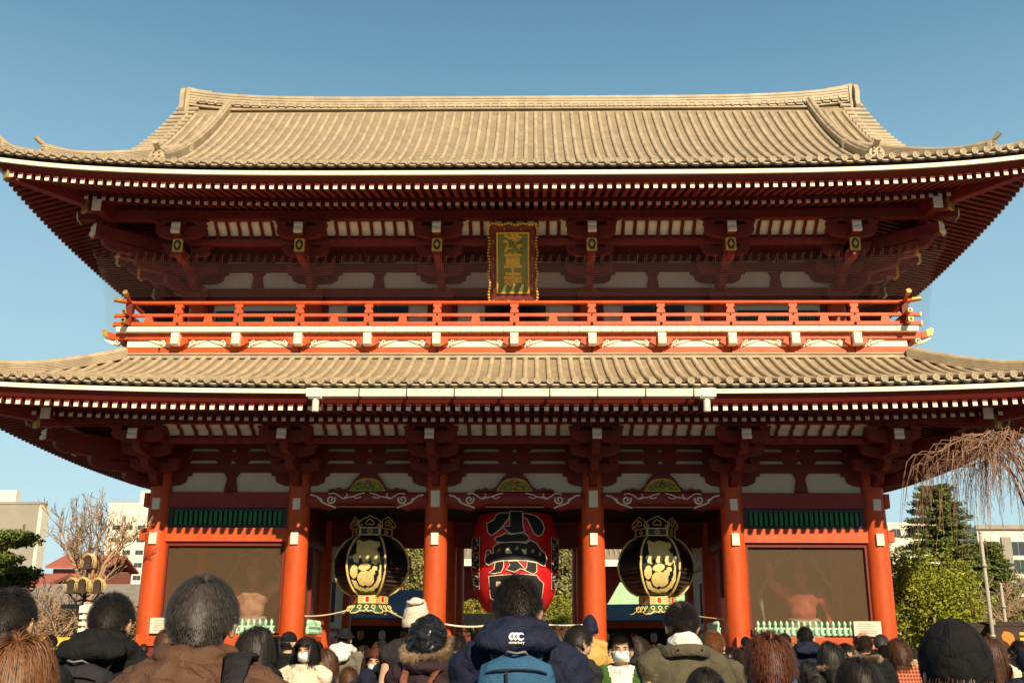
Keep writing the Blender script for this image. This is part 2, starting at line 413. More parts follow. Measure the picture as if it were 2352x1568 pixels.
for s_ in (-1, 1):
    g = MB()
    zt = 19.85+.36
    ogre_tile(g, (s_*12.28, YC, zt-.05), (s_, 0, 0), 1.3, 1.2, .16)
    g.tube([(s_*11.4, YC, zt+1.04), (s_*11.9, YC, zt+1.09), (s_*12.32, YC, zt+1.20)], [.12, .125, .14], 12)   # bird-perch tile
    for a in (-.4, -.15, .1, .35):                     # flame fins on the end tile
        g.prism([(YC+a*1.3, zt+.75-abs(a)*.6), (YC+a*1.3+.2, zt+.75-abs(a)*.6), (YC+a*1.3+.1, zt+1.05-abs(a)*.5)], s_*12.3, s_*12.42, 'x')
    g.prism([(YC-.52, zt-.1), (YC+.52, zt-.1), (YC+.50, zt+1.0), (YC-.50, zt+1.0)], s_*12.06, s_*12.22, 'x')
    g.build('ridge_end_tile', M['tile'], roofU, angle=40)
    v = MB()                                            # gable verge: short tile tubes pointing outwards, plus barge board
    for fb in (-1, 1):
        t = 2.6
        while t < 8.0:
            y = YC + fb*(HYU - t); z = profU(t)
            v.tube([(s_*11.7, y, z+.10), (s_*12.5, y, z+.07)], [.085, .088], 9)
            t += .29
        V = []
        for j in range(13):
            t = 2.5 + 5.6*j/12; y = YC + fb*(HYU-t); z = profU(t)
            V += [(s_*12.15, y, z), (s_*12.15, y, z-.45), (s_*12.02, y, z-.45)]
        v.add(V, [f for j in range(12) for f in ((3*j, 3*j+1, 3*j+4, 3*j+3), (3*j+1, 3*j+2, 3*j+5, 3*j+4))], 1)
        # descending ridge just inside the verge
        dp = [Vector((s_*10.62, YC + fb*(HYU-t), profU(t)+.02 + (.07 if t < 2 else 0))) for t in [1.72 + 6.2*j/16 for j in range(17)]]
        d = MB(); ridge_sweep(d, dp, .30, .36, 6, .085)
        ogre_tile(d, dp[0] + Vector((0, -fb*(-.02)*1, -.12)), (0, fb, 0), .42, .52, .12)
        d.tube([dp[1] + Vector((0,0,.40)), dp[0] + Vector((0,0,.42)), dp[0] + Vector((0, fb*.28, .56))], [.085,.09,.10], 10)
        d.build('descending_ridge', M['tile'], roofU, angle=40)
    v.build('gable_verge', [M['tile'], M['red_dark']], roofU, angle=40)
    gw = MB()
    pr = [(YC + (HYU-t)*q, profU(t)-.12) for q, ts in ((-1, [2.6 + 5.3*j/10 for j in range(11)]), (1, [2.6 + 5.3*j/10 for j in range(10, -1, -1)])) for t in ts]
    gw.prism(pr, s_*11.35, s_*11.5, 'x'); gw.build('gable_wall', M['plaster'], roofU)
def hip_ridges(P, hx, hy, roof, cmax, zadd, two):
    for sx in (-1, 1):
        for sy in (-1, 1):
            def pt(c, dz=0):
                p = P(0, (hx-max(c, 0))*sx, max(c, 0), dz)
                x = sx*(hx-c); y = YC + sy*(hy-c)
                z = p.z + (.10*(-c) if c < 0 else 0)
                return Vector((x, y, z))
            o = Vector((sx, sy, 0)).normalized()
            h = MB()
            segs = ((.12, 1.05, .17, 3, .30), (.95, cmax, .30, 6, .34)) if two else ((.12, .85, .16, 3, .30), (.75, cmax, .27, 6, .34))
            for (c0, c1, hh, lay, w) in segs:
                pp = [pt(c0 + (c1-c0)*j/12, .03) for j in range(13)]
                for j in range(4): pp[j].z += .085*(1-j/4)**2
                ridge_sweep(h, pp, w, hh, lay, .08)
                ogre_tile(h, pp[0] + Vector((0,0,-.05)), o, w*1.15, hh+.12, .10)
                h.tube([pp[2] + Vector((0,0,hh+.02)), pp[0] + Vector((0,0,hh+.07)), pp[0] + o*.16 + Vector((0,0,hh+.15)), pp[0] + o*.27 + Vector((0,0,hh+.24))], [.06,.065,.07,.075], 10)
            h.build('hip_ridge', M['tile'], roof, angle=40)
            # hip beam under the corner with its gold-banded end
            b = MB(); zt = {True: 13.80, False: 7.34}[two]
            a0 = Vector((sx*(hx-.30), YC+sy*(hy-.30), zt + (.47 if two else .30)))
            a1 = Vector((sx*(hx-1.9), YC+sy*(hy-1.9), zt + (.30 if two else .22)))
            a2 = Vector((sx*(hx-4.6), YC+sy*(hy-4.6), zt + .85))
            b.bar(a0, a1, .26, .34, 0); b.bar(a1 - Vector((0,0,.16)), a2 - Vector((0,0,.16)), .26, .34, 0)
            b.bar(a0 + o*.02, a0 - o*.10, .30, .38, 1); b.bar(a1 + o*.03 - Vector((0,0,.16)), a1 - o*.06 - Vector((0,0,.16)), .30, .38, 1)
            b.build('hip_beam', [M['beam_shade'], M['gold']], roof)
hip_ridges(PU, HXU, HYU, roofU, 4.1, 0, True)
hip_ridges(PL, HXL, HYL, roofL, 3.5, 0, False)
# ---------------------------------------------------------------- gate body, lower storey
def col_at(x, y, z0, z1, r, name='column', m='red'):
    c = MB()
    c.lathe([(r*1.0, z0), (r, z0+(z1-z0)*.5), (r*.97, z0+(z1-z0)*.85), (r*.92, z1)], (0,0,0), 28)
    return c.build(name, M[m], gate, smooth=False, loc=(x, y, 0), angle=50)
CR = .335
front_cols = []
for x in XL:
    o = col_at(x, 0, .32, 6.45, CR); front_cols.append(o)
    b = MB(); b.lathe([(.62,0),(.62,.10),(.56,.18),(.50,.24),(.44,.32)], (0,0,0), 20); b.build('column_base', M['stone'], o, angle=30)
    q = MB(); q.box(-.105, .105, -CR-.05, -CR+.04, Zh(1250,-.38), Zh(1223,-.38)); q.build('white_plate', M['white'], o)
    q = MB(); q.box(-.105, .105, -CR-.05, -CR+.04, Zh(1503,-.38), Zh(1481,-.38)); q.build('white_plate', M['white'], o)
    q = MB()
    if abs(x) < 3: q.box(-.125, .125, -CR-.20, -CR+.04, Zh(1163,-.5), Zh(1126,-.5)); 
    else: q.box(-.105, .105, -CR-.06, -CR+.04, Zh(1170,-.4), Zh(1144,-.4))
    q.build('white_plate', M['white'], o)
for y in (4.0, 8.0):
    for x in XL:
        o = col_at(x, y, .32, 5.6, CR)
        b = MB(); b.lathe([(.62,0),(.62,.10),(.56,.18),(.50,.24),(.44,.32)], (0,0,0), 14); b.build('column_base', M['stone'], o, angle=30)

# tie beams, lattice windows, rainbow beams, wire screens
zA, zB = Zh(1131, -.15), Zh(1166, -.15)
zE, zF = Zh(1213, -.15), Zh(1244, -.15)
for i in (0, 4):
    x0, x1 = XL[i]+.25, XL[i+1]-.25
    b = MB(); b.box(x0, x1, -.17, .17, zB, zA); b.build('tie_beam', M['beam_shade'], gate)
    b = MB(); b.box(x0, x1, -.17, .17, zF, zE); b.build('tie_beam', M['red'], gate)
    w = MB(); w.box(x0+.03, x1-.03, -.10, -.02, zB-.10, zB-.003); w.box(x0+.03, x1-.03, -.10, -.02, zE+.003, zE+.09)
    w.box(x0+.03, x0+.2, -.10, -.02, zE+.09, zB-.10); w.box(x1-.2, x1-.03, -.10, -.02, zE+.09, zB-.10)
    wf = w.build('lattice_window', M['black'], gate)
    g = MB(); n = 22
    for k in range(n):
        xx = x0+.2 + (x1-x0-.4)*(k+.5)/n
        g.cbox((xx, -.05, (zE+zB)/2), (.085, .085, zB-zE-.20), rot=Matrix.Rotation(R(45), 3, 'Z') if False else None)
    g.build('slats', M['green'], wf)
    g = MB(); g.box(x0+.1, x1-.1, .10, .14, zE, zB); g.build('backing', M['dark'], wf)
    s_ = MB(); zb = 1.86; s_.add([(x0+.1,.02,zb),(x1-.1,.02,zb),(x1-.1,.02,zF-.01),(x0+.1,.02,zF-.01)], [(0,1,2,3)])
    s_.build('wire_screen', M['mesh'], gate)
    f = MB(); f.box(x0, x0+.13, -.08, .12, 1.85, zF-.005); f.box(x1-.13, x1, -.08, .12, 1.85, zF-.005); f.box(x0+.13, x1-.13, -.08, .12, zF-.12, zF-.006)
    f.build('screen_frame', M['red_dark'], gate)
    p = MB(); p.box(XL[i]-.15, XL[i+1]+.15, -.50, 8.2, 1.50, 1.80); p.box(XL[i]-.1, XL[i+1]+.1, -.42, 8.1, .35, 1.49, 1); p.box(XL[i]-.3, XL[i+1]+.3, -.6, 8.3, 0, .345, 2)
    p.build('podium', [M['red'], M['red_dark'], M['stone']], gate)
    # statue chamber: back wall and side screens
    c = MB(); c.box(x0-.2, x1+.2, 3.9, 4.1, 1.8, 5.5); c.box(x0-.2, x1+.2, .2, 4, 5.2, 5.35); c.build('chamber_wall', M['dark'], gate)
    for xs, outer in ((XL[i], i == 0), (XL[i+1], i == 4)):
        if outer:
            c = MB(); c.box(xs-.05, xs+.05, .3, 7.8, 1.8, 4.4); c.build('side_wall', M['red_dark'], gate)
        c = MB(); c.add([(xs,.3,1.8),(xs,3.7,1.8),(xs,3.7,4.4),(xs,.3,4.4)], [(0,1,2,3)]); c.build('wire_screen', M['mesh_side'], gate)
        c = MB(); c.box(xs-.12, xs+.12, .3, 3.7, 4.4, 5.6); c.box(xs-.1, xs+.1, 1.95, 2.05, 1.8, 4.4)
        c.build('side_beam', M['red_dark'], gate)
        c = MB(); c.box(xs-.07, xs+.07, 4.3, 7.7, 1.8, 5.6); cw = c.build('side_wall', M['plaster'], gate)
        sg = 1 if xs < 0 else -1
        if (xs < 0) == (i == 0) and abs(xs) < 8:
            c = MB(); c.box(xs+sg*.075, xs+sg*.10, 5.2, 6.0, 2.3, 3.6, 1); c.box(xs+sg*.075, xs+sg*.12, 4.3, 7.7, 4.05, 4.15, 0); c.box(xs+sg*.075, xs+sg*.12, 4.3, 7.7, 2.0, 2.1, 0)
            c.build('wall_panel', [M['red_dark'], M['dark']], cw)
# ceiling and cross beams inside
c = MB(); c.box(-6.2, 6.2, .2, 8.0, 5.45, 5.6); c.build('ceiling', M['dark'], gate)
for y, za, zb in ((4.0, Zh(1210, 4), Zh(1256, 4)), (8.0, Zh(1225, 8), Zh(1259, 8))):
    c = MB(); c.box(-6.31, 6.31, y-.15, y+.15, zb, 5.5); c.build('inner_beam', M['red_dark'], gate)
c = MB(); c.box(-10.4, 10.4, 8.0, 8.3, 5.3, 7.6); c.box(-10.4, -6.3, 7.95, 8.25, .3, 5.3); c.box(6.3, 10.4, 7.95, 8.25, .3, 5.3); c.build('back_wall', M['plaster'], gate)
for sx in (-1, 1):
    c = MB(); c.box(sx*10.3, sx*10.5, .3, 8.0, 5.5, 7.6); c.build('side_wall', M['plaster'], gate)
    c = MB(); c.box(sx*10.2, sx*10.6, .1, 8.2, 5.42, 5.80); c.box(sx*10.22, sx*10.58, .1, 8.2, 4.4, 4.75)
    c.build('side_tie_beam', M['red'], gate)
    for xe in (sx*10.4+sx*.3,):
        c = MB(); c.box(min(xe, xe+sx*.14), max(xe, xe+sx*.14), -.16, .16, zB+.02, zA-.02); c.build('beam_end', M['red'], gate); c = MB(); c.box(min(xe, xe+sx*.18), max(xe, xe+sx*.18), -.16, .16, zF+.02, zE-.02); c.build('beam_end', M['red'], gate)

def curl(mb, c, r0, turns, sgn, y, w, up=1, n=22, start=0.0):
    """flat spiral ribbon in the xz plane standing proud of a face at depth y"""
    path = []
    for k in range(n+1):
        f = k/n; a = start + sgn*turns*2*PI*f; r = r0*(1-.82*f)
        path.append((c[0] + r*math.cos(a), y, c[1] + up*r*math.sin(a)))
    mb.tube(path, [w*(1-.25*k/n) for k in range(n+1)], 5, up=(0,1,0))
def stroke(mb, pts, y, ws, m=None, n=5):
    mb.tube([(p[0], y, p[1]) for p in pts], ws, n, m=m, up=(0,1,0))
def smooth_pts(pts, k=4):
    """Catmull-Rom through 2-D points"""
    out = []; P_ = [pts[0]] + list(pts) + [pts[-1]]
    for i in range(1, len(P_)-2):
        for j in range(k):
            t = j/k; a, b, c, d = P_[i-1], P_[i], P_[i+1], P_[i+2]
            out.append(tuple(.5*((2*b[q]) + (-a[q]+c[q])*t + (2*a[q]-5*b[q]+4*c[q]-d[q])*t*t + (-a[q]+3*b[q]-3*c[q]+d[q])*t**3) for q in range(len(b))))
    out.append(tuple(pts[-1])); return out

M['pink'] = mat('lotus_pink_paint', (.55, .17, .13), .6, .15, 12)
M['leaf_paint'] = mat('leaf_green_paint', (.06, .20, .05), .6, .2, 12)
M['ochre'] = mat('ochre_paint', (.48, .33, .10), .6, .15, 10)
for i in (1, 2, 3):
    x0, x1 = XL[i]+.25, XL[i+1]-.25; xm = (x0+x1)/2; hw = (x1-x0)/2
    top = []; bot = []
    N = 24
    for k in range(N+1):
        f = -1+2*k/N; xx = xm + f*hw
        top.append((xx, zA + .0 + .03*(1-f*f)))
        e = max(0, (abs(f)-.62)/.38); bz = zB + .045 - .10*math.exp(-((abs(f)-.66)/.10)**2) + (.02 if abs(f) < .55 else 0) - (.03 if abs(f) > .8 else 0)
        bot.append((xx, bz))
    b = MB(); rs = []
    for (yy, ins) in ((-.17, .05), (-.24, .10), (-.24, .16), (-.19, .0)): pass
    prof_n = []
    for k in range(N+1):
        zt, zb_ = top[k][1], bot[k][1]; xx = top[k][0]
        prof_n.append([(xx, .20, zb_), (xx, -.12, zb_), (xx, -.20, zb_+.05), (xx, -.24, zb_+.14), (xx, -.24, zt-.12), (xx, -.19, zt-.02), (xx, -.10, zt), (xx, .20, zt)])
    b.rings(prof_n); bo = b.build('rainbow_beam', M['beam_shade'], gate, smooth=False, angle=35)
    for sg in (-1, 1):
        s_ = MB(); e = xm + sg*(hw-.10)
        def q(a, h): return (e - sg*a, zB + h*(zA-zB))
        cc = q(.62, .52)
        curl(s_, cc, .135, 1.35, sg, -.245, .030, start=(PI if sg > 0 else 0)-sg*.5)
        stroke(s_, smooth_pts([q(.02,.82), q(.18,.74), q(.30,.52), q(.42,.28), q(.62,.12), q(.78,-.02)]), -.24, .026)
        stroke(s_, smooth_pts([q(.30,.62), q(.36,.48), q(.34,.30)]), -.24, .02)
        stroke(s_, smooth_pts([q(.55,.88), q(.72,.92), q(.86,.74), q(.98,.58), q(1.12,.66), q(1.28,.72), q(1.42,.86), q(1.60,.95)]), -.245, .019)
        stroke(s_, smooth_pts([q(.98,.58), q(1.10,.78), q(1.06,.92)]), -.245, .016)
        stroke(s_, smooth_pts([q(1.28,.72), q(1.36,.60), q(1.50,.70)]), -.245, .016)
        s_.build('scroll_inlay', M['white'], bo, smooth=True)
    u = MB(); u.box(xm-.85, xm+.85, -.215, -.10, zB+.015, zB+.035); u.build('edge_strip', M['ochre'], bo)
    # frog-leg strut with painted carving
    zc0 = zA + .03; k = MB()
    H = Zh(1089, -.1) - zc0
    half = [(1.16,0),(1.14,.10),(1.02,.17),(.96,.10),(.90,.20),(.80,.22),(.76,.12),(.64,.14),(.52,.30),(.44,.55),(.36,.78),(.24,.98),(.18,1.0)]
    outl = [(xm+a, zc0+b*H) for a, b in half] + [(xm-a, zc0+b*H) for a, b in half[::-1]]
    k.prism(outl, -.18, .02); ko = k.build('frog_leg_strut', M['red_dark'], gate)
    k = MB(); pn = [(xm+a, zc0+b*H) for a, b in ((.52,.03),(.44,.25),(.36,.50),(.24,.66),(.10,.72),(-.10,.72),(-.24,.66),(-.36,.50),(-.44,.25),(-.52,.03))]
    k.prism(pn, -.21, -.17, m=0)
    for a, b, c_, d_ in ((-.52,.03,-.44,.25),(-.44,.25,-.36,.5),(-.36,.5,-.24,.66),(-.24,.66,-.1,.72),(-.1,.72,.1,.72),(.1,.72,.24,.66),(.24,.66,.36,.5),(.36,.5,.44,.25),(.44,.25,.52,.03),(-.52,.03,.52,.03)):
        k.bar((xm+a, -.22, zc0+b*H), (xm+c_, -.22, zc0+d_*H), .02, .02, 3, up=(0,1,0))
    rnd = random.Random(i)
    for j in range(54):                                     # leaves
        a = rnd.uniform(-.44, .44); bz = rnd.uniform(.06, .34 + .26*(1-abs(a)/.44))
        k.ball((xm+a, -.215, zc0+bz*H), (.075, .02, .045), 7, 4, m=1)
        k.tube([(xm+a-.04, -.235, zc0+bz*H), (xm+a, -.24, zc0+(bz+.06)*H), (xm+a+.04, -.235, zc0+bz*H)], .007, 4, m=3, up=(0,1,0))
    fm = 2 if i < 3 else 1
    for j in range(9):                                      # lotus petals
        an = PI*(j+.0)/8; rr = .105
        k.tube([(xm, -.23, zc0+.30*H), (xm+rr*.6*math.cos(an), -.25, zc0+.30*H+rr*.6*math.sin(an)), (xm+rr*math.cos(an), -.235, zc0+.30*H+rr*1.15*math.sin(an))], [.012,.026,.004], 6, m=fm, up=(0,1,0))
    k.ball((xm, -.24, zc0+.32*H), (.045,.03,.04), 8, 5, m=2)
    k.build('carved_panel', [M['ochre'], M['leaf_paint'], M['pink'], M['goldp']], ko)

def wall_zone(xs, Y, rows, zpan, name, outer, strut):
    """white plaster wall behind the brackets with the red beams, slits and arms in the wall plane"""
    w = MB(); w.box(xs[0], xs[-1], Y+.02, Y+.10, zpan[0], rows[-1][1]); pl = w.build('plaster_panel', M['plaster'], gate)
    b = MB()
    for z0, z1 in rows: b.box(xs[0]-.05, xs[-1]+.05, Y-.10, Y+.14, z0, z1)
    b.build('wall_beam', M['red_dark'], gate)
    slits = [(rows[k][1], rows[k+1][0]) for k in range(len(rows)-1)]
    for i in range(len(xs)-1):
        a, c = xs[i], xs[i+1]; m_ = (a+c)/2
        def blk(pts):
            q_ = MB(); q_.prism(pts, Y-.06, Y+.02); q_.build('bearing_block', M['red_dark'], gate)
        for z0, z1 in slits:
            for q in (-.42, .42): blk([(m_+q*.62-.24, z1), (m_+q*.62+.24, z1), (m_+q*.62+.15, z0), (m_+q*.62-.15, z0)])
            for e, sg in ((a, 1), (c, -1)):
                blk([(e, z1), (e+sg*.82, z1), (e+sg*.72, z0), (e, z0)] if sg > 0 else [(e, z1), (e, z0), (e+sg*.72, z0), (e+sg*.82, z1)])
        s = MB()
        if strut and i in outer:
            z0, z1 = zpan
            s.prism([(m_-.19, z0), (m_+.19, z0), (m_+.13, z0+(z1-z0)*.72), (m_+.22, z1-.03), (m_+.22, z1), (m_-.22, z1), (m_-.22, z1-.03), (m_-.13, z0+(z1-z0)*.72)], Y-.07, Y+.02)
        elif strut:
            s.box(m_-.26, m_+.26, Y-.12, Y+.02, zpan[1]-.10, zpan[1])
        s.build('centre_strut', M['red_dark'], gate)
    # arms and shoulders in the wall plane at every column
    for x in xs:
        s = MB(); z0, z1 = zpan; h = z1-z0
        arm = [(-.86, z1), (-.86, z1-.16*h), (-.74, z1-.20*h), (-.70, z1-.50*h), (-.52, z1-.66*h), (-.30, z1-.70*h)]
        pts = [(x+a, b) for a, b in arm] + [(x-a, b) for a, b in arm[::-1]]
        s.prism(pts, Y-.09, Y+.03); s.build('wall_bracket_arm', M['red_dark'], gate)
zp0, zp1 = Zh(1130, 0), Zh(1086, 0)
wall_zone(XL, 0.0, [(Zh(1086,0), Zh(1066,0)), (Zh(1058,0), Zh(1039,0)), (Zh(1031,0), Zh(1012,0))], (zp0, zp1), 'lower', (0, 4), True)
c = MB(); c.box(-10.4, 10.4, -1.45, .1, 7.34, 7.40); c.build('bracket_ceiling', M['red_dark'], gate)

def bracket(name, lev, ext, nose_z, plaque, wall_cap, mats=None, scale=1.0, boats=(1,2,3), nose=True):
    """stepped bracket set in local space: wall plane at y=0, outwards is -y.
    lev: [(z0,z1) of the three arm tiers], ext: step length"""
    b = MB(); w = .22
    if wall_cap:                                             # big bearing block on the column
        z0, z1 = wall_cap; b.prism([(-.36, z1), (-.36, z0+.45*(z1-z0)), (-.26, z0), (.26, z0), (.36, z0+.45*(z1-z0)), (.36, z1)], -.42, .3)
    for k, (z0, z1) in enumerate(lev):
        Lk = ext*(k+1)*scale; y1 = -Lk-.16; y0 = -ext*k*scale+.1
        pts = [(0.1, z0), (y1+.30, z0), (y1+.12, z0+.05), (y1+.03, z0+.12), (y1, z0+.2), (y1, z1), (0.1, z1)]
        b.prism(pts, -w/2, w/2, 'x', m=0)
        b.box(-.17, .17, -Lk-.17, -Lk+.17, z1, z1+.10); b.box(-.13, .13, -Lk-.13, -Lk+.13, z1-.001, z1+.002)
    for k in boats:
        z0, z1 = lev[k-1] if k-1 < len(lev) else lev[-1]
        Lk = ext*k*scale
        zz0, zz1 = (lev[k][0] if k < len(lev) else nose_z[0]), (lev[k][1] if k < len(lev) else nose_z[1])
        L2 = .70 if k < 3 else .72
        pts = [(-L2, zz1), (-L2, zz0+.17), (-L2*.9, zz0+.08), (-L2*.62, zz0+.02), (-.3, zz0), (.3, zz0), (L2*.62, zz0+.02), (L2*.9, zz0+.08), (L2, zz0+.17), (L2, zz1)]
        b.prism(pts, -Lk-.11, -Lk+.11, 'y')
        for q in (-L2+.13, 0, L2-.13): b.prism([(q-.16, zz1+.12), (q-.16, zz1+.06), (q-.11, zz1), (q+.11, zz1), (q+.16, zz1+.06), (q+.16, zz1+.12)], -Lk-.15, -Lk+.15, 'y')
    if 3 in boats: b.box(-.62, .62, -ext*3*scale-.10, -ext*3*scale+.10, nose_z[1]+.115, nose_z[1]+.21)
    z0, z1 = nose_z; L3 = ext*3*scale
    b.prism([(0.0, z0), (-L3-.30, z0), (-L3-.42, z0+.03), (-L3-.46, z0+.10), (-L3-.46, z1), (0.0, z1)], -w/2, w/2, 'x')
    return b, -L3-.46, nose_z
def bracket_nose(y, zz):
    b = MB(); z0, z1 = zz; h = z1-z0
    b.prism([(y+.02, z1), (y-.02, z1-.1*h), (y-.045, z1-.3*h), (y-.02, z1-.5*h), (y-.05, z1-.62*h), (y-.07, z0+.2*h), (y-.06, z0), (y+.02, z0)], -.125, .125, 'x')
    return b
def corner_set(x, y, base, nose, P0, lbl, tail=None):
    """the same set turned to the side and to the corner diagonal"""
    for ang, scl in ((90, 1), (45, 1.38)): pass
levL = [(5.98, 6.24), (6.30, 6.56), (6.64, 6.92)]; noseL = (6.92, 7.22)
bL, ynL, _ = bracket('bracket_set', levL, .75, noseL, False, None)
meL = bL.mesh('bracket_set', M['red_shade']); nmL = bracket_nose(ynL, noseL).mesh('beam_nose', M['white'])
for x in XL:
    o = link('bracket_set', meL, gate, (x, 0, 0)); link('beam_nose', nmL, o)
def corner(xc, yc, sx, me, nm, lev, nosez, ext, wallcap, zrot_list, tails, zshift=0):
    for ang, diag in ((90, False), (45, True)):
        rz = R(ang) * sx                                     # outwards -y turned towards +x (sx=1) or -x
        o = link('corner_bracket_set', diag_mesh if diag else side_mesh, gate, (xc, yc, 0), rz); link('beam_nose', nm_d if diag else nm, o)
for (cx, cy, lev, nz, nm, cap) in ((10.4, 0.0, levL, noseL, nmL, None),):
    sb, _, _ = bracket('b', lev, .75, nz, False, cap); side_mesh = sb.mesh('corner_bracket_set', M['red_shade'])
    db, yd, _ = bracket('b', lev, .75, nz, False, cap, scale=1.38, boats=()); diag_mesh = db.mesh('corner_bracket_set', M['red_shade'])
    nm_d = bracket_nose(yd, nz).mesh('beam_nose', M['white'])
    for sx in (-1, 1): corner(sx*cx, cy, sx, None, nm, lev, nz, .75, cap, None, None)
    for yy in (4.0, 8.0):
        for sx in (-1, 1):
            o = link('bracket_set', side_mesh, gate, (sx*cx, yy, 0), R(90)*sx); link('beam_nose', nm, o)

def purlin(z0, z1, hx, yf, yb, w=.24):
    b = MB(); ex = .9
    b.box(-hx-ex, hx+ex, yf-w/2, yf+w/2, z0, z1)
    for sx in (-1, 1): b.box(sx*hx-w/2, sx*hx+w/2, yf-ex, yb+ex, z0+.004, z1-.004)
    b.box(-hx-ex, hx+ex, yb-w/2, yb+w/2, z0, z1)
    b.build('eave_purlin', M['red_shade'], gate)
    for sx in (-1, 1):
        n = MB(); n.prism([(sx*(hx+ex), z1), (sx*(hx+ex+.03), (z0+z1)/2), (sx*(hx+ex), z0), (sx*(hx+ex-.05), z0-.1)], yf-w/2-.01, yf+w/2+.01); n.build('purlin_end', M['white'], gate)
        n = MB(); n.box(sx*hx-w/2-.01, sx*hx+w/2+.01, yf-ex-.03, yf-ex, z0-.05, z1+.01); n.build('purlin_end', M['white'], gate)
purlin(7.42, 7.66, 12.65, -2.25, 10.25)
def cove(xs, Y0, Y1, z0, z1, zbeam, pitch):
    """ribbed cove between the outer purlin (Y1,z1) and the inner beam (Y0,z0): white boards, red ribs"""
    wb_ = MB(); rb_ = MB()
    pts = [(Y1+.02, z1), (Y1+.10, z1-.10), (Y0-.08, z0+.12), (Y0+.02, z0)]
    for i in range(len(xs)-1):
        a, c = xs[i]+.62, xs[i+1]-.62
        V = []
        for xx in (a, c):
            for p in pts: V.append((xx, p[0]+.06, p[1]+.03))
        wb_.add(V, [(0,4,5,1), (1,5,6,2), (2,6,7,3)])
        n = max(3, round((c-a)/pitch))
        if i == 0:
            rb_.tube([(0, p[0], p[1]) for p in pts] + [(0, Y0+.06, z0-.10)], .052, 4, up=(0,0,1))
            rb_.box(-.055, .055, Y0-.02, Y0+.12, z0-.16, z0+.02); rme = rb_.mesh('cove_rib', M['red_shade'])
        for k in range(n+1): link('cove_rib', rme, gate, (a + (c-a)*k/n, 0, 0))
        # scrolled white corner pieces
        for e, sg in ((a, 1), (c, -1)):
            s = MB(); stroke(s, [(e-sg*.05, z0+.20), (e+sg*.10, z0+.22), (e+sg*.36, z1+.00)], Y1-.03, [.03, .028, .022])
            curl(s, (e-sg*.00, z0+.28), .07, 1.1, sg, Y1-.04, .012, start=0 if sg < 0 else PI)
            s.build('scroll_end', M['white'], gate)
    wb_.build('cove_board', M['white'], gate)
    b = MB(); b.box(xs[0]-.4, xs[-1]+.4, Y0+.0, Y0+.26, zbeam[0], zbeam[1]); b.build('inner_purlin', M['beam_shade'], gate)
cove(XL, -1.72, -2.15, Zh(999,-1.85), 7.46, (7.0, 7.13), .405)

# gutter along the middle of the lower eave with two short downpipes
g = MB(); gx0, gx1 = -5.2, 5.14; yg = -4.78
g.prism([(yg-.16, Zh(895, yg)), (yg-.14, Zh(912, yg)), (yg+.10, Zh(912, yg)), (yg+.10, Zh(910, yg)), (yg-.11, Zh(910, yg)), (yg-.12, Zh(895, yg))], gx0, gx1, 'x')
g.box(gx0-.004, gx0+.36, yg-.168, yg+.12, Zh(913, yg), Zh(894, yg)); g.box(gx1-.36, gx1+.004, yg-.168, yg+.12, Zh(913, yg), Zh(894, yg))
go = g.build('gutter', M['copper'], gate)
g = MB()
for k in range(8):
    x = gx0 + .36 + .98 + (gx1-gx0-.72-1.0)*k/7*.98 - .0
    g.box(x-.012, x+.012, yg-.175, yg+.14, Zh(914, yg), Zh(891, yg))
g.build('gutter_strap', M['black'], go)
for x in (gx0+.22, gx1-.22):
    p = MB(); p.box(x-.17, x+.17, yg-.13, yg+.09, Zh(916, yg), Zh(913, yg)-.003); p.tube([(x, yg-.02, Zh(916, yg)), (x, yg-.02, Zh(945, yg))], .09, 12); p.build('downpipe', M['copper'], go, angle=40)

# ---------------------------------------------------------------- upper storey
YU = .5
for x in XU: col_at(x, YU, 10.4, 12.3, .30)
zu = lambda y: Zh(y, YU)
c = MB(); c.box(-9.97, 9.97, YU-.12, YU+.12, zu(687), zu(664)); c.box(-10.5, 10.5, YU-.20, YU+.2, zu(692)-.1, zu(687)-.004); c.build('tie_beam', M['red_dark'], gate)
wall_zone(XU, YU, [(zu(625), zu(606)), (zu(600), zu(583)), (zu(578), zu(560))], (zu(664), zu(625)), 'upper', (0, 1, 2, 3, 4), True)
c = MB(); c.box(-9.97, 9.97, YU+.05, YU+.2, 10.3, zu(687)-.02); c.build('upper_wall', M['plaster'], gate)
for i in range(5):                                       # doors and green lattice windows half hidden by the railing
    a, b = XU[i]+.35, XU[i+1]-.35; m_ = (a+b)/2; zt = zu(700)
    for e in (a, b): d = MB(); d.box(e-.12, e+.12, YU-.02, YU+.05, 10.45, zt); d.build('door_frame', M['red_dark'], gate)
    if i in (0, 4):
        w = MB(); w.box(m_-1.25, m_+1.25, YU-.03, YU+.04, 10.5, zt-.2); wo_ = w.build('lattice_window', M['black'], gate)
        g = MB()
        for k in range(22): g.box(m_-1.15+2.3*k/22, m_-1.15+2.3*k/22+.075, YU-.08, YU-.031, 10.62, zt-.32)
        g.build('slats', M['green'], wo_)
    else:
        w = MB(); w.box(m_-.95, m_-.02, YU-.06, YU+.04, 10.45, zt-.05); w.box(m_+.02, m_+.95, YU-.06, YU+.04, 10.45, zt-.05)
        wo_ = w.build('double_door', M['black'], gate); g = MB()
        for q in (-.48, .48):
            g.prism([(m_+q-.2, 10.62), (m_+q, 10.86), (m_+q+.2, 10.62)], YU-.075, YU-.061); g.prism([(m_+q-.11, 10.62), (m_+q, 10.77), (m_+q+.11, 10.62)], YU-.09, YU-.076)
        g.build('door_fitting', M['gold'], wo_)
levU = [(12.12, 12.40), (12.50, 12.76), (12.84, 13.10)]; noseU = (13.14, 13.50)
bU, ynU, _ = bracket('b', levU, .75, noseU, True, (11.72, 12.10))
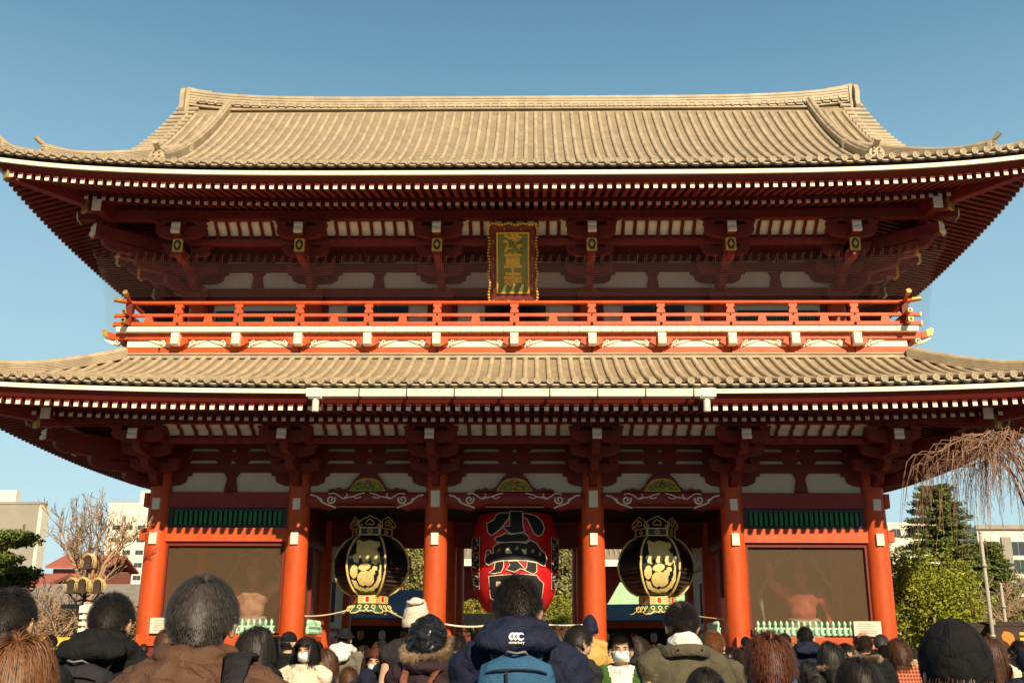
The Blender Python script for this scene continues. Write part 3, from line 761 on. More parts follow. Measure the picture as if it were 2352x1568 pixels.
meU = bU.mesh('bracket_set', M['red_shade']); nmU = bracket_nose(ynU, noseU).mesh('beam_nose', M['white'])
def plaque_mesh(y, zz, w=.15):
    p = MB(); z0, z1 = zz; zc = (z0+z1)/2
    p.prism([(-.11, z0-.12), (.11, z0-.12), (.11, z1), (-.11, z1)], y+.01, y+1.0, m=3)
    p.prism([(-w, z0), (w, z0), (w, z1-.04), (w-.05, z1), (-w+.05, z1), (-w, z1-.04)], y-.03, y+.009, m=0)
    el = lambda a, b: [(a*math.cos(2*PI*k/16), zc + b*math.sin(2*PI*k/16)) for k in range(16)]
    p.prism(el(w*.72, (z1-z0)*.42), y-.042, y-.031, m=1)
    p.prism([(0, zc+.11), (.04, zc+.04), (.065, zc), (.04, zc-.04), (0, zc-.11), (-.04, zc-.04), (-.065, zc), (-.04, zc+.04)], y-.055, y-.043, m=0)
    return p.mesh('gold_end_plate', [M['goldp'], M['black'], M['goldp'], M['beam_shade']])
pmU = plaque_mesh(-2.4, (Zh(576, YU-2.4), Zh(547, YU-2.4)))
for x in XU:
    o = link('bracket_set', meU, gate, (x, YU, 0)); link('beam_nose', nmU, o); link('gold_end_plate', pmU, o)
sb, _, _ = bracket('b', levU, .75, noseU, False, (11.72, 12.10)); side_mesh = sb.mesh('corner_bracket_set', M['red_shade'])
db, yd, _ = bracket('b', levU, .75, noseU, False, None, scale=1.38, boats=()); diag_mesh = db.mesh('corner_bracket_set', M['red_shade'])
nm_d = bracket_nose(yd, noseU).mesh('beam_nose', M['white'])
for sx in (-1, 1):
    corner(sx*9.97, YU, sx, None, nmU, levU, noseU, .75, None, None, None)
    # protruding tail beams with gold plates at the corner
    for (ang, dx, L, z, hh) in ((54, 0, 3.42, 13.5, .36), (55, 0, 2.64, 13.02, .34), (90, 0, 2.0, 12.85, .34)):
        t = MB(); t.box(-.13, .13, -L, 0, z-hh/2, z+hh/2); t.box(-.15, .15, -L-.025, -L+.06, z-hh/2-.02, z+hh/2+.02, 1)
        t.tube([(0, -L-.027, z-.12), (0, -L-.03, z+.12)], .05, 6, m=2)
        link('tail_beam', t.mesh('tail_beam', [M['beam_shade'], M['goldp'], M['black']]), gate, (sx*9.97, YU, 0), R(ang)*sx)
    for yy in (3.8, 7.5):
        o = link('bracket_set', side_mesh, gate, (sx*9.97, yy, 0), R(90)*sx); link('beam_nose', nmU, o)
    c = MB(); c.box(sx*9.9, sx*10.05, YU, 7.5, 10.3, 13.9); c.build('side_wall', M['plaster'], gate)
    c = MB(); c.box(sx*9.8, sx*10.15, YU, 7.5, zu(687), zu(664)); c.box(sx*9.8, sx*10.15, YU, 7.5, zu(625), zu(606)); c.build('side_beam', M['red_dark'], gate)
purlin(13.72, 14.0, 12.2, YU-2.25, 9.75)
cove(XU, YU-1.75, YU-2.15, 13.42, 13.76, (13.18, 13.32), .345)
c = MB(); c.box(-9.97, 9.97, YU-1.6, YU+.1, 13.5, 13.56); c.build('bracket_ceiling', M['red_dark'], gate)
c = MB(); c.box(-9.97, 9.97, 7.4, 7.6, 10.3, 14.4); c.build('back_wall', M['plaster'], gate)

# balcony: base beam, white panels with scrolls, white noses, beam, plank ends, railing
YB = -1.0
zb = lambda y, Y=YB: Zh(y, Y)
n0 = MB(); n0.box(-11.72, 11.72, YB-.10, YB+.2, zb(824), zb(812)); 
for k in range(3): n0.box(-11.74-.01*k, 11.74+.01*k, YB-.14+.02*k, YB-.09, zb(824)+.045*k, zb(824)+.045*k+.03)
for sx in (-1, 1): n0.box(sx*11.56, sx*11.86, YB, 9.0, zb(824), zb(812))
n0.build('noshi_tile_strip', M['tile'], gate)
b = MB(); b.box(-11.66, 11.66, YB-.02, YB+.25, zb(812)+.003, zb(797))
for sx in (-1, 1): b.box(sx*11.41, sx*11.66, YB+.25, 9.0, zb(812)+.003, zb(797))
b.build('balcony_base_beam', M['red'], gate)
b = MB(); b.box(-11.5, 11.5, YB-.03, YB+.12, zb(797)+.003, zb(779))
for sx in (-1, 1): b.box(sx*11.44, sx*11.5, YB+.12, 9.0, zb(797)+.003, zb(779))
b.build('balcony_panel', M['white'], gate)
b = MB(); yb2 = YB-.02
b.box(-11.9, 11.9, yb2-.1, yb2+.12, zb(780, yb2), zb(766, yb2))
for sx in (-1, 1): b.box(sx*11.7, sx*11.9, yb2+.12, 9.1, zb(780, yb2), zb(766, yb2))
for sx in (-1, 1):                                       # upswept beam ends
    b.prism([(sx*11.9, zb(780,yb2)), (sx*12.05, zb(777,yb2)), (sx*12.18, zb(772,yb2)), (sx*12.18, zb(759,yb2)), (sx*12.02, zb(763,yb2)), (sx*11.9, zb(766,yb2))], yb2-.12, yb2+.12)
b.build('balcony_beam', M['red'], gate)
for sx in (-1, 1):
    b = MB(); b.prism([(sx*12.05, zb(777,yb2)), (sx*12.22, zb(772,yb2)), (sx*12.26, zb(760,yb2)), (sx*12.20, zb(757,yb2)), (sx*12.05, zb(762,yb2))], yb2-.14, yb2+.14); b.build('beam_end_cap', M['gold'], gate)
    b = MB(); stroke(b, [(sx*11.72, zb(793)), (sx*11.95, zb(788)), (sx*12.18, zb(779))], yb2-.03, [.05,.05,.03]); curl(b, (sx*11.78, zb(787)), .09, 1.2, sx, yb2-.1, .022, start=0); b.build('scroll_end', M['white'], gate)
XN = [-9.97, -8.18, -6.35, -4.31, -2.28, 0.0, 2.28, 4.31, 6.35, 8.18, 9.97]
for x in XN:
    b = MB(); b.prism([(x-.30, zb(780)), (x-.34, zb(790)), (x-.22, zb(795)), (x-.20, zb(797)), (x+.20, zb(797)), (x+.22, zb(795)), (x+.34, zb(790)), (x+.30, zb(780))], YB-.22, YB+.06)
    o = b.build('balcony_bracket', M['red'], gate)
    b = MB(); z0, z1 = zb(790, YB-.4), zb(763, YB-.4)
    b.prism([(YB-.1, z1-.02), (YB-.38, z1), (YB-.41, z1-.10), (YB-.37, z1-.15), (YB-.42, z1-.2), (YB-.42, z0+.03), (YB-.36, z0), (YB-.1, z0+.02)], x-.115, x+.115, 'x'); b.build('beam_nose', M['white'], o)
    for sg in (-1, 1):
        b = MB(); curl(b, (x+sg*.46, zb(786)), .085, 1.15, -sg, YB-.09, .020, start=0 if sg > 0 else PI)
        stroke(b, [(x+sg*.36, zb(794)), (x+sg*.62, zb(786.5)), (x+sg*.88, zb(780.5))], YB-.04, [.05,.055,.035])
        b.build('scroll_end', M['white'], o)
for k in range(6):
    x = (-9.97, -6.35, -2.28, 2.28, 6.35, 9.97)[k] - .55*(1 if k < 1 else 0)
    b = MB(); b.tube([(x, YB-.03, zb(801)), (x, YB-.08, zb(803)), (x, YB-.085, zb(808)), (x, YB-.03, zb(809))], .016, 5); b.ball((x, YB-.05, zb(801)), .03, 6, 4); b.build('iron_hook', M['black'], gate)
yd_ = -1.3; b = MB(); n = 74                                # white painted plank ends
for k in range(n):
    x0 = -11.78 + 23.56*k/n; b.box(x0+.006, x0+23.56/n-.006, yd_, yd_+.6, zb(760, yd_), zb(748.5, yd_))
for sx in (-1, 1):
    for k in range(28):
        y0 = yd_+.62 + .35*k; b.box(min(sx*11.2, sx*11.78), max(sx*11.2, sx*11.78), y0, y0+.34, zb(760, yd_), zb(748.5, yd_))
do = b.build('deck_plank_ends', M['white'], gate)
b = MB(); b.box(-11.75, 11.75, yd_+.02, .6, zb(758, yd_), zb(752, yd_)); b.box(-11.75, 11.75, .6, 9.0, zb(758, yd_), zb(752, yd_)); b.build('balcony_deck', M['red_dark'], gate)
yr = -1.22
zr = lambda y: Zh(y, yr)
def rail(z, r, name, over, sq=False):
    b = MB(); X = 11.45 + over
    if sq: b.box(-X, X, yr-r, yr+r, z-r*.9, z+r*.9)
    else: b.tube([(-X, yr, z + (.10 if over > .4 else 0)), (-11.3, yr, z), (11.3, yr, z), (X, yr, z + (.10 if over > .4 else 0))], r, 10)
    for sx in (-1, 1):
        if sq: b.box(sx*11.45-r, sx*11.45+r, yr-over, 9.0, z-r*.85, z+r*.85)
        else: b.tube([(sx*11.45, yr-over, z+.16), (sx*11.45, yr-.1, z+.01), (sx*11.45, 9, z)], r*.98, 10)
    o = b.build(name, M['red'], gate, angle=40)
    for sx in (-1, 1):
        c = MB()
        if sq: c.box(min(sx*X, sx*(X+.04))-.0, max(sx*X, sx*(X+.04)), yr-r*1.15, yr+r*1.15, z-r, z+r); c.box(sx*11.45-r*1.2, sx*11.45+r*1.2, yr-over-.03, yr-over+.10, z-r*1.05, z+r*1.05); c.tube([(sx*11.45, yr-over-.03, z), (sx*11.45, yr-over-.036, z)], r*.75, 12, m=1)
        else: c.tube([(sx*(X-.22), yr, z+.085), (sx*(X+.04), yr, z+.11)], r*1.15, 12); c.tube([(sx*11.45, yr-over+.08, z+.13), (sx*11.45, yr-over-.06, z+.18)], r*1.25, 12)
        c.build('gold_cap', [M['gold'], M['black']], o, angle=40)
rail(zr(695), .062, 'top_rail', .46)
rail(zr(723.5), .050, 'middle_rail', .42, True)
rail(zr(743.5), .062, 'bottom_rail', .42, True)
npost = 16; tall = XN
for i, x in enumerate(XN):
    b = MB(); b.prism([(x-.135, zr(739.5)+.003), (x+.135, zr(739.5)+.003), (x+.13, zr(727)), (x-.13, zr(727))], yr-.07, yr+.07)
    b.prism([(x-.125, zr(720)+.004), (x+.125, zr(720)+.004), (x+.115, zr(712)), (x+.06, zr(708)), (x+.12, zr(706)), (x+.12, zr(699)), (x-.12, zr(699)), (x-.12, zr(706)), (x-.06, zr(708)), (x-.115, zr(712))], yr-.075, yr+.075)
    o = b.build('rail_post', M['red'], gate)
    b = MB(); b.ball((x, yr-.075, zr(744)), (.045,.03,.045), 8, 5); b.ball((x, yr-.06, zr(723.5)), (.028,.03,.028), 8, 5); b.build('stud', M['black'], o)
mids = [(XN[i]+XN[i+1])/2 for i in range(10)] + [-10.85, 10.85]
for x in mids:
    b = MB(); b.prism([(x-.135, zr(739.5)+.003), (x+.135, zr(739.5)+.003), (x+.10, zr(727)), (x-.10, zr(727))], yr-.06, yr+.06); b.build('rail_post', M['red'], gate)
for sx in (-1, 1):
    for yy in (.4, 1.9, 3.4, 4.9, 6.4, 7.9):
        b = MB(); b.prism([(yy-.11, zr(739.5)), (yy+.11, zr(739.5)), (yy+.09, zr(699)), (yy-.09, zr(699))], sx*11.45-.06, sx*11.45+.06, 'x'); b.build('rail_post', M['red'], gate)
    b = MB(); b.box(sx*11.45-.1, sx*11.45+.1, yr-.1, yr+.1, zr(748), zr(699)); b.build('rail_post', M['red_dark'], gate)
# bird net from the eaves down to the balcony edge
for sx in (-1, 1):
    b = MB(); V = []
    for k in range(9):
        f = k/8; z = 13.55*(1-f) + zb(757)*f; xx = 12.9*(1-f) + 12.1*f - .25*math.sin(PI*f)
        V += [(sx*xx, -2.2 + .9*f, z), (sx*xx, 9.5, z)]
    b.add(V, [(2*k, 2*k+1, 2*k+3, 2*k+2) for k in range(8)])
    b.build('bird_net', M['net_side'], gate)
b = MB(); V = []
for k in range(9):
    f = k/8; z = 13.05*(1-f) + zb(700)*f; xx = 12.9*(1-f) + 12.0*f - .25*math.sin(PI*f)
    V += [(-xx, YU-2.55 + .3*f, z), (xx, YU-2.55 + .3*f, z)]
b.add(V, [(2*k, 2*k+1, 2*k+3, 2*k+2) for k in range(8)]); b.build('bird_net', M['net'], gate)
# ================================================================= blended bodies (one continuous surface from overlapping lobes)
def blob(parts, voxel, smooth=6, name='m', disp=None, dec=None):
    """parts: ('b', centre, radius or (rx,ry,rz)[, rotation]) or ('t', path, radii[, flat]); merged by a voxel remesh"""
    mb = MB()
    for p in parts:
        if p[0] == 'b':
            st = len(mb.v); c = Vector(p[1]); mb.ball((0,0,0), p[2], 16, 10)
            Mx = Matrix.Translation(c) @ (p[3].to_matrix().to_4x4() if len(p) > 3 else Matrix())
            mb.xf(Mx, st)
        else:
            P_ = [Vector(q) for q in p[1]]; r = p[2]
            mb.tube(P_, r, 12, flat=p[3] if len(p) > 3 else 1.0)
            for q, rr in ((P_[0], r[0] if isinstance(r, (list,tuple)) else r), (P_[-1], r[-1] if isinstance(r, (list,tuple)) else r)):
                mb.ball(q, rr*.98, 12, 8)
    me = mb.mesh('tmp', [], True); o = bpy.data.objects.new('tmp', me); COL.objects.link(o)
    rm = o.modifiers.new('r', 'REMESH'); rm.mode = 'VOXEL'; rm.voxel_size = voxel; rm.use_smooth_shade = True
    if smooth:
        sm = o.modifiers.new('s', 'SMOOTH'); sm.factor = .5; sm.iterations = smooth
    dg = bpy.context.evaluated_depsgraph_get(); dg.update()
    out = bpy.data.meshes.new_from_object(o.evaluated_get(dg)); out.name = name
    bpy.data.objects.remove(o); bpy.data.meshes.remove(me)
    if disp:
        nr = [v.normal.copy() for v in out.vertices]
        for v, n in zip(out.vertices, nr): v.co += n*disp(v.co, n)
    out.polygons.foreach_set('use_smooth', [True]*len(out.polygons)); out.update()
    return out
def inside(pt, poly):
    x, y = pt; c = False; n = len(poly)
    for i in range(n):
        x1, y1 = poly[i]; x2, y2 = poly[i-1]
        if (y1 > y) != (y2 > y) and x < (x2-x1)*(y-y1)/(y2-y1)+x1: c = not c
    return c
def paint(mb, poly, f, cell, m):
    """fill an outline with small faces laid on the surface f(a,b) so that it follows its curve"""
    xs = [p[0] for p in poly]; ys = [p[1] for p in poly]
    nx = max(1, int((max(xs)-min(xs))/cell)+1); ny = max(1, int((max(ys)-min(ys))/cell)+1)
    x0, y0 = min(xs), min(ys)
    for i in range(nx):
        for j in range(ny):
            a, b = x0+i*cell, y0+j*cell
            if inside((a+cell/2, b+cell/2), poly):
                mb.add([f(a, b), f(a+cell, b), f(a+cell, b+cell), f(a, b+cell)], [(0,1,2,3)], m)
def outline(mb, poly, f, r, m, closed=True, step=None):
    P_ = [f(*p) for p in poly]
    if closed: P_.append(P_[0]); P_.append(P_[1])
    mb.tube(P_, r, 5, m=m, up=(0,1,0))
def ell(cx, cy, rx, ry, tilt=0, n=20):
    return [(cx+rx*math.cos(2*PI*k/n)*math.cos(tilt)-ry*math.sin(2*PI*k/n)*math.sin(tilt), cy+rx*math.cos(2*PI*k/n)*math.sin(tilt)+ry*math.sin(2*PI*k/n)*math.cos(tilt)) for k in range(n)]

# ---------------------------------------------------------------- name board
nb = thing('name_board', 'tall green board with gold writing in a wavy gilt frame above the balcony', 'sign', (-.05, -1.35, 12.5))
nb.rotation_euler = (R(32), 0, 0)
W2, H2 = .72, 1.19
b = MB(); rs = []
def flare(w, h, y): return [(-w, y, -h), (w, y, -h), (w, y, h), (-w, y, h)]
b.rings([flare(.46, .90, .04), flare(.46, .90, -.02)[:], flare(W2-.06, H2-.06, -.10), flare(W2-.02, H2-.02, -.02), flare(W2-.06, H2-.06, .05)], cap0=True, cap1=False)
o = b.build('frame', M['red_dark'], nb)
g = MB()
def wav(f): return .02*math.sin(f*2*PI*3)
for s in (-1, 1):
    n = 26
    for k in range(n):
        z0 = -H2 + 2*H2*k/n; big = (.30 < k/n < .86)
        g.ball((s*(W2-.01+.022*math.sin(k*.9)), -.10, z0+H2/n), (.045, .03, H2/n*(.62 if big else .98)), 7, 4)
    for k in range(16):
        x0 = -W2 + 2*W2*(k+.5)/16
        g.ball((x0, -.10, s*(H2-.01) + .02*math.sin(k*1.3)), (W2/16*1.1, .03, .042), 7, 4)
g.build('gilt_edging', M['goldp'], nb, smooth=True); g = MB()
for (x, z) in [(s*.58, zz) for s in (-1, 1) for zz in (.65, .15, -.38, -.8)] + [(-.25, 1.02), (.25, 1.02)]:
    g.ball((x, -.10, z+.03), (.02, .03, .02), 6, 4); g.ball((x, -.10, z-.03), (.02, .03, .02), 6, 4)
g.build('gilt_stud', M['goldp'], nb, smooth=True)
g = MB(); w, h, t = .44, .88, .05
for (x0, x1, z0, z1) in ((-w-t, w+t, h, h+t), (-w-t, w+t, -h-t, -h), (-w-t, -w, -h, h), (w, w+t, -h, h)): g.box(x0, x1, -.075, -.02, z0, z1)
g.build('inner_frame', M['goldp'], nb)
g = MB(); g.box(-w, w, -.045, -.025, -h, h); pn = g.build('panel', M['sgreen'], nb)
def glyph(txt, size, mt, parent, loc, rot, bold=.0, ext=.01, name='lettering', sx=1.0):
    cu = bpy.data.curves.new('t', 'FONT'); cu.body = txt; cu.size = size; cu.align_x = 'CENTER'; cu.align_y = 'CENTER'; cu.offset = bold; cu.extrude = ext; cu.resolution_u = 4
    o = bpy.data.objects.new('t', cu); COL.objects.link(o); dg = bpy.context.evaluated_depsgraph_get(); dg.update()
    me = bpy.data.meshes.new_from_object(o.evaluated_get(dg)); bpy.data.objects.remove(o); bpy.data.curves.remove(cu)
    me.materials.clear(); me.materials.append(mt); me.name = name
    o = link(name, me, parent, loc); o.rotation_euler = rot; o.scale = (sx, 1, 1)
    return o
for k, ch in enumerate('淺草寺'):
    glyph(ch, .56, M['goldp'], pn, (0, -.05, .545 - .545*k), (PI/2, 0, 0), .024, .012)

# ---------------------------------------------------------------- the great red paper lantern
M['paper'] = mat('red_lantern_paper', (.62, .010, .014), .55, .08, 6)
M['ink'] = mat('black_ink', (.018, .018, .018), .7, .05, 6)
M['cream'] = mat('cream_paint', (.78, .68, .48), .7, .05, 6)
LY = 1.9; ld = thing('paper_lantern', 'giant red paper lantern with black characters hanging in the middle opening', 'lantern', (0, LY, 0))
def lr(z):
    t = (z-2.50)/2.9; return .62 + .72*max(0, 1-abs((t-.56)/.60)**2.6)**.62
prof = []; nz = 44
for k in range(nz*2+1):
    z = 2.5 + 2.9*k/(nz*2); prof.append((lr(z) - (.022 if k % 2 else 0), z))
b = MB(); b.lathe(prof, (0,0,0), 48, a0=.0); b.build('lantern_body', M['paper'], ld, smooth=True)
b = MB(); b.lathe([(.66, 2.34), (.70, 2.36), (.70, 2.52), (.64, 2.54)], n=32); b.build('end_ring', M['black'], ld, angle=40); b = MB(); b.lathe([(.64, 5.36), (.72, 5.38), (.72, 5.45), (.60, 5.46)], n=32); b.build('end_ring', M['black'], ld, angle=40)
def lsurf(x, y, off=.012):
    """picture tracing coordinates (x,y) -> point on the lantern"""
    X = (x-798)*.00255; z = 5.40 - (y-100)*.00246
    r = lr(z) + off; X = max(-r*.97, min(r*.97, X))
    return (X, -math.sqrt(max(r*r-X*X, 0)), z)
chars = [
 [(740,100),(885,100),(890,200),(897,300),(918,345),(860,370),(760,378),(720,355),(655,290),(740,285)],
 [(570,150),(620,120),(735,118),(728,190),(655,290),(640,310),(560,375),(520,390),(480,350),(465,240),(500,225),(560,195)],
 [(895,120),(960,130),(1050,150),(1110,210),(1145,290),(1120,370),(1070,400),(1020,370),(985,290),(940,190),(900,180)],
 [(560,440),(585,410),(640,400),(690,370),(760,385),(880,362),(930,380),(970,430),(930,475),(800,475),(630,480),(590,470)],
 [(450,680),(470,570),(510,560),(530,610),(555,600),(545,530),(600,490),(930,488),(980,452),(1050,485),(1105,560),(1150,600),(1170,660),(1145,750),(1110,745),(1050,712),(950,697),(800,692),(650,697),(560,712),(500,745),(460,720)],
 [(572,712),(670,699),(672,770),(640,830),(560,845),(500,830),(560,790)],
 [(722,702),(830,698),(890,765),(930,800),(860,790),(800,830),(700,800),(745,745)],
 [(945,702),(1050,716),(1052,820),(1010,850),(900,800),(935,775)],
 [(498,872),(640,862),(900,852),(1050,862),(1075,900),(1132,950),(1110,1120),(900,1190),(600,1170),(520,1120)]]
b = MB()
for p in chars: paint(b, p, lambda x, y: lsurf(x, y, .016), 9, 0)
for p in ([(690,555),(740,560),(770,610),(695,615)], [(870,560),(935,560),(935,615),(905,612)], [(585,935),(640,935),(640,990),(585,990)]): paint(b, p, lambda x, y: lsurf(x, y, .024), 8, 1)
for p in chars: outline(b, p, lambda x, y: lsurf(x, y, .022), .016, 1)
b.build('lettering', [M['ink'], M['cream']], ld)
rnd = random.Random(5); b = MB()
for x0, x1 in ((268, 384), (1226, 1330)):
    for y0, y1 in ((396, 578), (602, 792), (826, 1012)):
        q = [(x0,y0),(x1,y0),(x1,y1),(x0,y1)]
        paint(b, q, lambda x, y: lsurf(x, y, .016), 12, 0); outline(b, q, lambda x, y: lsurf(x, y, .022), .009, 1)
        for k in range(9):
            xx = rnd.uniform(x0+15, x1-15); yy = y0+15+(y1-y0-30)*k/9
            b.tube([lsurf(xx-18, yy, .024), lsurf(xx+18, yy+rnd.uniform(-8, 8), .024)], .007, 4, m=1); b.tube([lsurf(xx, yy-10, .024), lsurf(xx+4, yy+12, .024)], .007, 4, m=1)
b.build('side_lettering', [M['ink'], M['cream']], ld)

# ---------------------------------------------------------------- the two black lacquer and gilt lanterns
def bronze(x, label):
    t = thing('hanging_lantern', label, 'lantern', (x, 1.9, 0), 0, 'black and gilt lanterns hanging in the openings')
    zt, zb_ = 4.73, 3.0
    def rad(z):
        f = (z-zb_)/(zt-zb_); return .57 + .57*(max(0, math.sin(PI*min(1, max(0, f)))))**.62
    HA = [PI/3*k for k in range(6)]                       # vertices; a flat panel faces the camera
    b = MB(); K = 16
    b.rings([[(rad(z)*math.cos(a), rad(z)*math.sin(a), z) for a in HA] for z in [zb_ + (zt-zb_)*k/K for k in range(K+1)]])
    b.build('body', M['black'], t, angle=50)
    b = MB()
    for a in HA: b.tube([((rad(z)+.012)*math.cos(a), (rad(z)+.012)*math.sin(a), z) for z in [zb_ + (zt-zb_)*k/K for k in range(K+1)]], .034, 8)
    b.build('gilt_ribs', M['goldw'], t, smooth=True)
    for k in range(6):                                           # gilt pictures / text bands on the panels
        b = MB(); am = -PI/2 + PI/3*k
        n_ = Vector((math.cos(am), math.sin(am), 0)); l_ = Vector((-n_.y, n_.x, 0))
        def ps(x_, y_, off=.014):
            z = zt - (y_-345)*(zt-zb_)/(1130-345); ap = rad(z)*math.cos(PI/6) + off; X = (x_-630)*.00222*(1)
            lim = rad(z)*.5*.93; X = max(-lim, min(lim, X))
            p = n_*ap + l_*X; return (p.x, p.y, z)
        if k == 0:
            blobs = [[(470,430),(500,400),(560,440),(640,410),(720,430),(790,440),(800,500),(760,540),(780,590),(810,630),(800,720),(760,755),(710,740),(700,700),(690,650),(650,720),(590,720),(570,690),(560,650),(530,680),(520,740),(470,710),(440,660),(460,610),(500,600),(480,550),(490,500),(480,460)],
                ell(610,780,82,48,-.2), ell(470,840,52,88,.1), ell(715,850,42,36,.7), ell(750,800,36,28,.3),
                [(630,828),(700,850),(738,910),(738,970),(700,1015),(655,1030),(612,1012),(585,1028),(545,1005),(515,950),(520,890),(560,845)],
                [(440,950),(470,1045),(540,1085),(620,1100),(720,1085),(790,1030),(835,940),(840,800),(790,540),(815,760),(800,880),(760,985),(700,1040),(600,1055),(530,1030),(495,955)]]
            for p in blobs: paint(b, p, ps, 11, 0)
        else:
            rr = random.Random(k)
            for yy, hh in ((780, 10), (830, 14), (895, 10), (945, 16), (1000, 9), (1050, 12)):
                if k in (2, 3, 4): break
                b = MB(); paint(b, [(450+(yy-780)*.1, yy), (810, yy), (810, yy+hh), (450, yy+hh)], ps, 10, 1); b.build('gilt_band', [M['goldw'], M['bronze']], t); b = MB()
        if b.v: b.build('gilt_carving' if k == 0 else 'gilt_stripe', [M['goldw'], M['bronze']], t)
    b = MB()
    b.rings([[(r*math.cos(a), r*math.sin(a), z) for a in HA] for r, z in ((.56, zt), (.60, zt+.02), (.60, zt+.26), (.50, zt+.30), (.2, zt+.9), (.05, 5.44))])
    hb = b.build('top_band', M['black'], t, angle=30)
    b = MB()
    for k in range(6):
        am = -PI/2 + PI/3*k; n_ = Vector((math.cos(am), math.sin(am), 0)); l_ = Vector((-n_.y, n_.x, 0)); Z = Vector((0,0,1))
        c0 = n_*(.60*math.cos(PI/6)+.012)
        q = lambda a, z: c0 + l_*a + Z*z
        w_ = .285
        for a_, b_ in (((-w_, zt+.03), (w_, zt+.03)), ((w_, zt+.03), (w_, zt+.24)), ((w_, zt+.24), (-w_, zt+.24)), ((-w_, zt+.24), (-w_, zt+.03))): b.bar(q(*a_), q(*b_), .028, .028, up=tuple(n_))
        b.tube([q(.075*math.cos(u), zt+.135+.075*math.sin(u)) for u in [2*PI*j/14 for j in range(15)]], .009, 5)
        for (a1,z1,a2,z2) in ((-.04,0,.04,0),(0,-.04,0,.04),(0,.04,.04,.04),(.04,0,.04,-.04),(0,-.04,-.04,-.04),(-.04,0,-.04,.04)): b.bar(q(-a1, zt+.135+z1), q(-a2, zt+.135+z2), .011, .011, up=tuple(n_))
        # crown of scrolls: cloud outline and a heart in the middle
        cr = [(-.37,.30),(-.38,.36),(-.34,.43),(-.26,.45),(-.21,.51),(-.10,.54),(0,.60),(.10,.54),(.21,.51),(.26,.45),(.34,.43),(.38,.36),(.37,.30),(.30,.27),(.24,.31),(.28,.35)]
        b.tube([q(a, zt+z) + n_*.05 for a, z in smooth_pts(cr, 3)], .015, 6)
        b.tube([q(a, zt+z) + n_*.05 for a, z in smooth_pts([(0,.34),(-.09,.33),(-.13,.39),(-.07,.45),(0,.50),(.07,.45),(.13,.39),(.09,.33),(0,.34)], 3)], .015, 6)
        b.tube([q(a, zt+z) + n_*.05 for a, z in smooth_pts([(-.37,.30),(-.30,.27),(-.24,.31),(-.28,.35)], 3)], .013, 6)
    b.build('gilt_crown', M['goldw'], t, smooth=False)
    b = MB()
    b.rings([[(r*math.cos(a), r*math.sin(a), z) for a in HA] for r, z in ((.52, zb_-.26), (.56, zb_-.25), (.56, zb_-.01), (.54, zb_))])
    bb = b.build('base_band', M['goldw'], t, angle=30)
    b = MB()
    for k in range(6):
        am = -PI/2 + PI/3*k; n_ = Vector((math.cos(am), math.sin(am), 0)); l_ = Vector((-n_.y, n_.x, 0)); Z = Vector((0,0,1))
        c0 = n_*(.56*math.cos(PI/6)+.006)
        for j in range(4):
            for q_ in (-.2, .2): b.tube([c0 + l_*(q_-.1+.05*i) + Z*(zb_-.21+.05*j+(.012 if i % 2 else -.012)) for i in range(5)], .006, 4, m=1)
        b.bar(c0 + l_*(-.05) + Z*(zb_-.13), c0 + l_*.05 + Z*(zb_-.13), .016, .15, m=0, up=(0,0,1))
    b.build('pattern', [M['paper'], M['bronze']], bb)
    b = MB()
    b.rings([[(r*math.cos(a), r*math.sin(a), z) for a in HA] for r, z in ((.54, zb_-.26), (.74, zb_-.46), (.76, zb_-.52), (.70, zb_-.50), (.5, zb_-.3))])
    sk = b.build('skirt', M['dgreen'], t, angle=30)
    b = MB()
    for k in range(6):
        am = -PI/2 + PI/3*k; n_ = Vector((math.cos(am), math.sin(am), 0)); l_ = Vector((-n_.y, n_.x, 0)); Z = Vector((0,0,1))
        q = lambda a, z: n_*(.60 - (z+.36)*.75)*.98 + l_*a + Z*(zb_+z)
        b.tube([q(a, z) for a, z in smooth_pts([(-.40,-.54),(-.28,-.53),(-.18,-.47),(-.06,-.49),(0,-.44),(.06,-.49),(.18,-.47),(.28,-.53),(.40,-.54)], 3)], .018, 6)
        for cx in (-.21, 0, .21):
            b.tube([q(cx+.055*math.cos(u), -.36+.05*math.sin(u)) for u in [2*PI*j/10 for j in range(11)]], .016, 6)
            b.tube([q(cx, -.41), q(cx+.05, -.47)], .014, 5)
    b.build('gilt_scrolls', M['goldw'], sk)
    return t
M['goldw'] = mat('worn_gilding', (.86, .66, .25), .5, .14, 9, metal=.08)
M['bronze'] = mat('bronze_relief', (.22, .12, .06), .5, .2, 9, metal=.3)
M['dgreen'] = mat('dark_green_lacquer', (.02, .09, .05), .5, .1, 6)
bronze(-4.41, 'black and gilt hexagonal lantern hanging to the west of the giant red one')
bronze(4.29, 'black and gilt hexagonal lantern hanging in front of the pale green tent roof')

# ropes
M['rope'] = mat('straw_rope', (.62, .52, .33), .8, .15, 40)
def rope(a, b, sag, r, label, cat='rope', m='rope', name='rope'):
    o = MB(); a = Vector(a); b = Vector(b)
    o.tube([a.lerp(b, k/14) - Vector((0,0,sag*4*(k/14)*(1-k/14))) for k in range(15)], r, 7)
    return tag(o.build(name, M[m], smooth=True), label, cat)
rope((-4.95, 1.7, 2.58), (-6.0, 0.2, 2.33), .06, .022, 'straw rope tying a black lantern to the column on its west side')
rope((-3.9, 1.7, 2.58), (-2.55, 0.2, 2.10), .05, .022, 'straw rope slanting down from a black lantern behind the beige beanie')
rope((4.9, 1.7, 2.55), (6.0, 0.2, 2.30), .05, .020, 'thin straw rope beside the head of the man in the olive coat')
rope((-1.95, -.1, 2.12), (-.55, -.1, 2.12), .07, .026, 'white rope strung between the columns beside the red lantern', m='white')
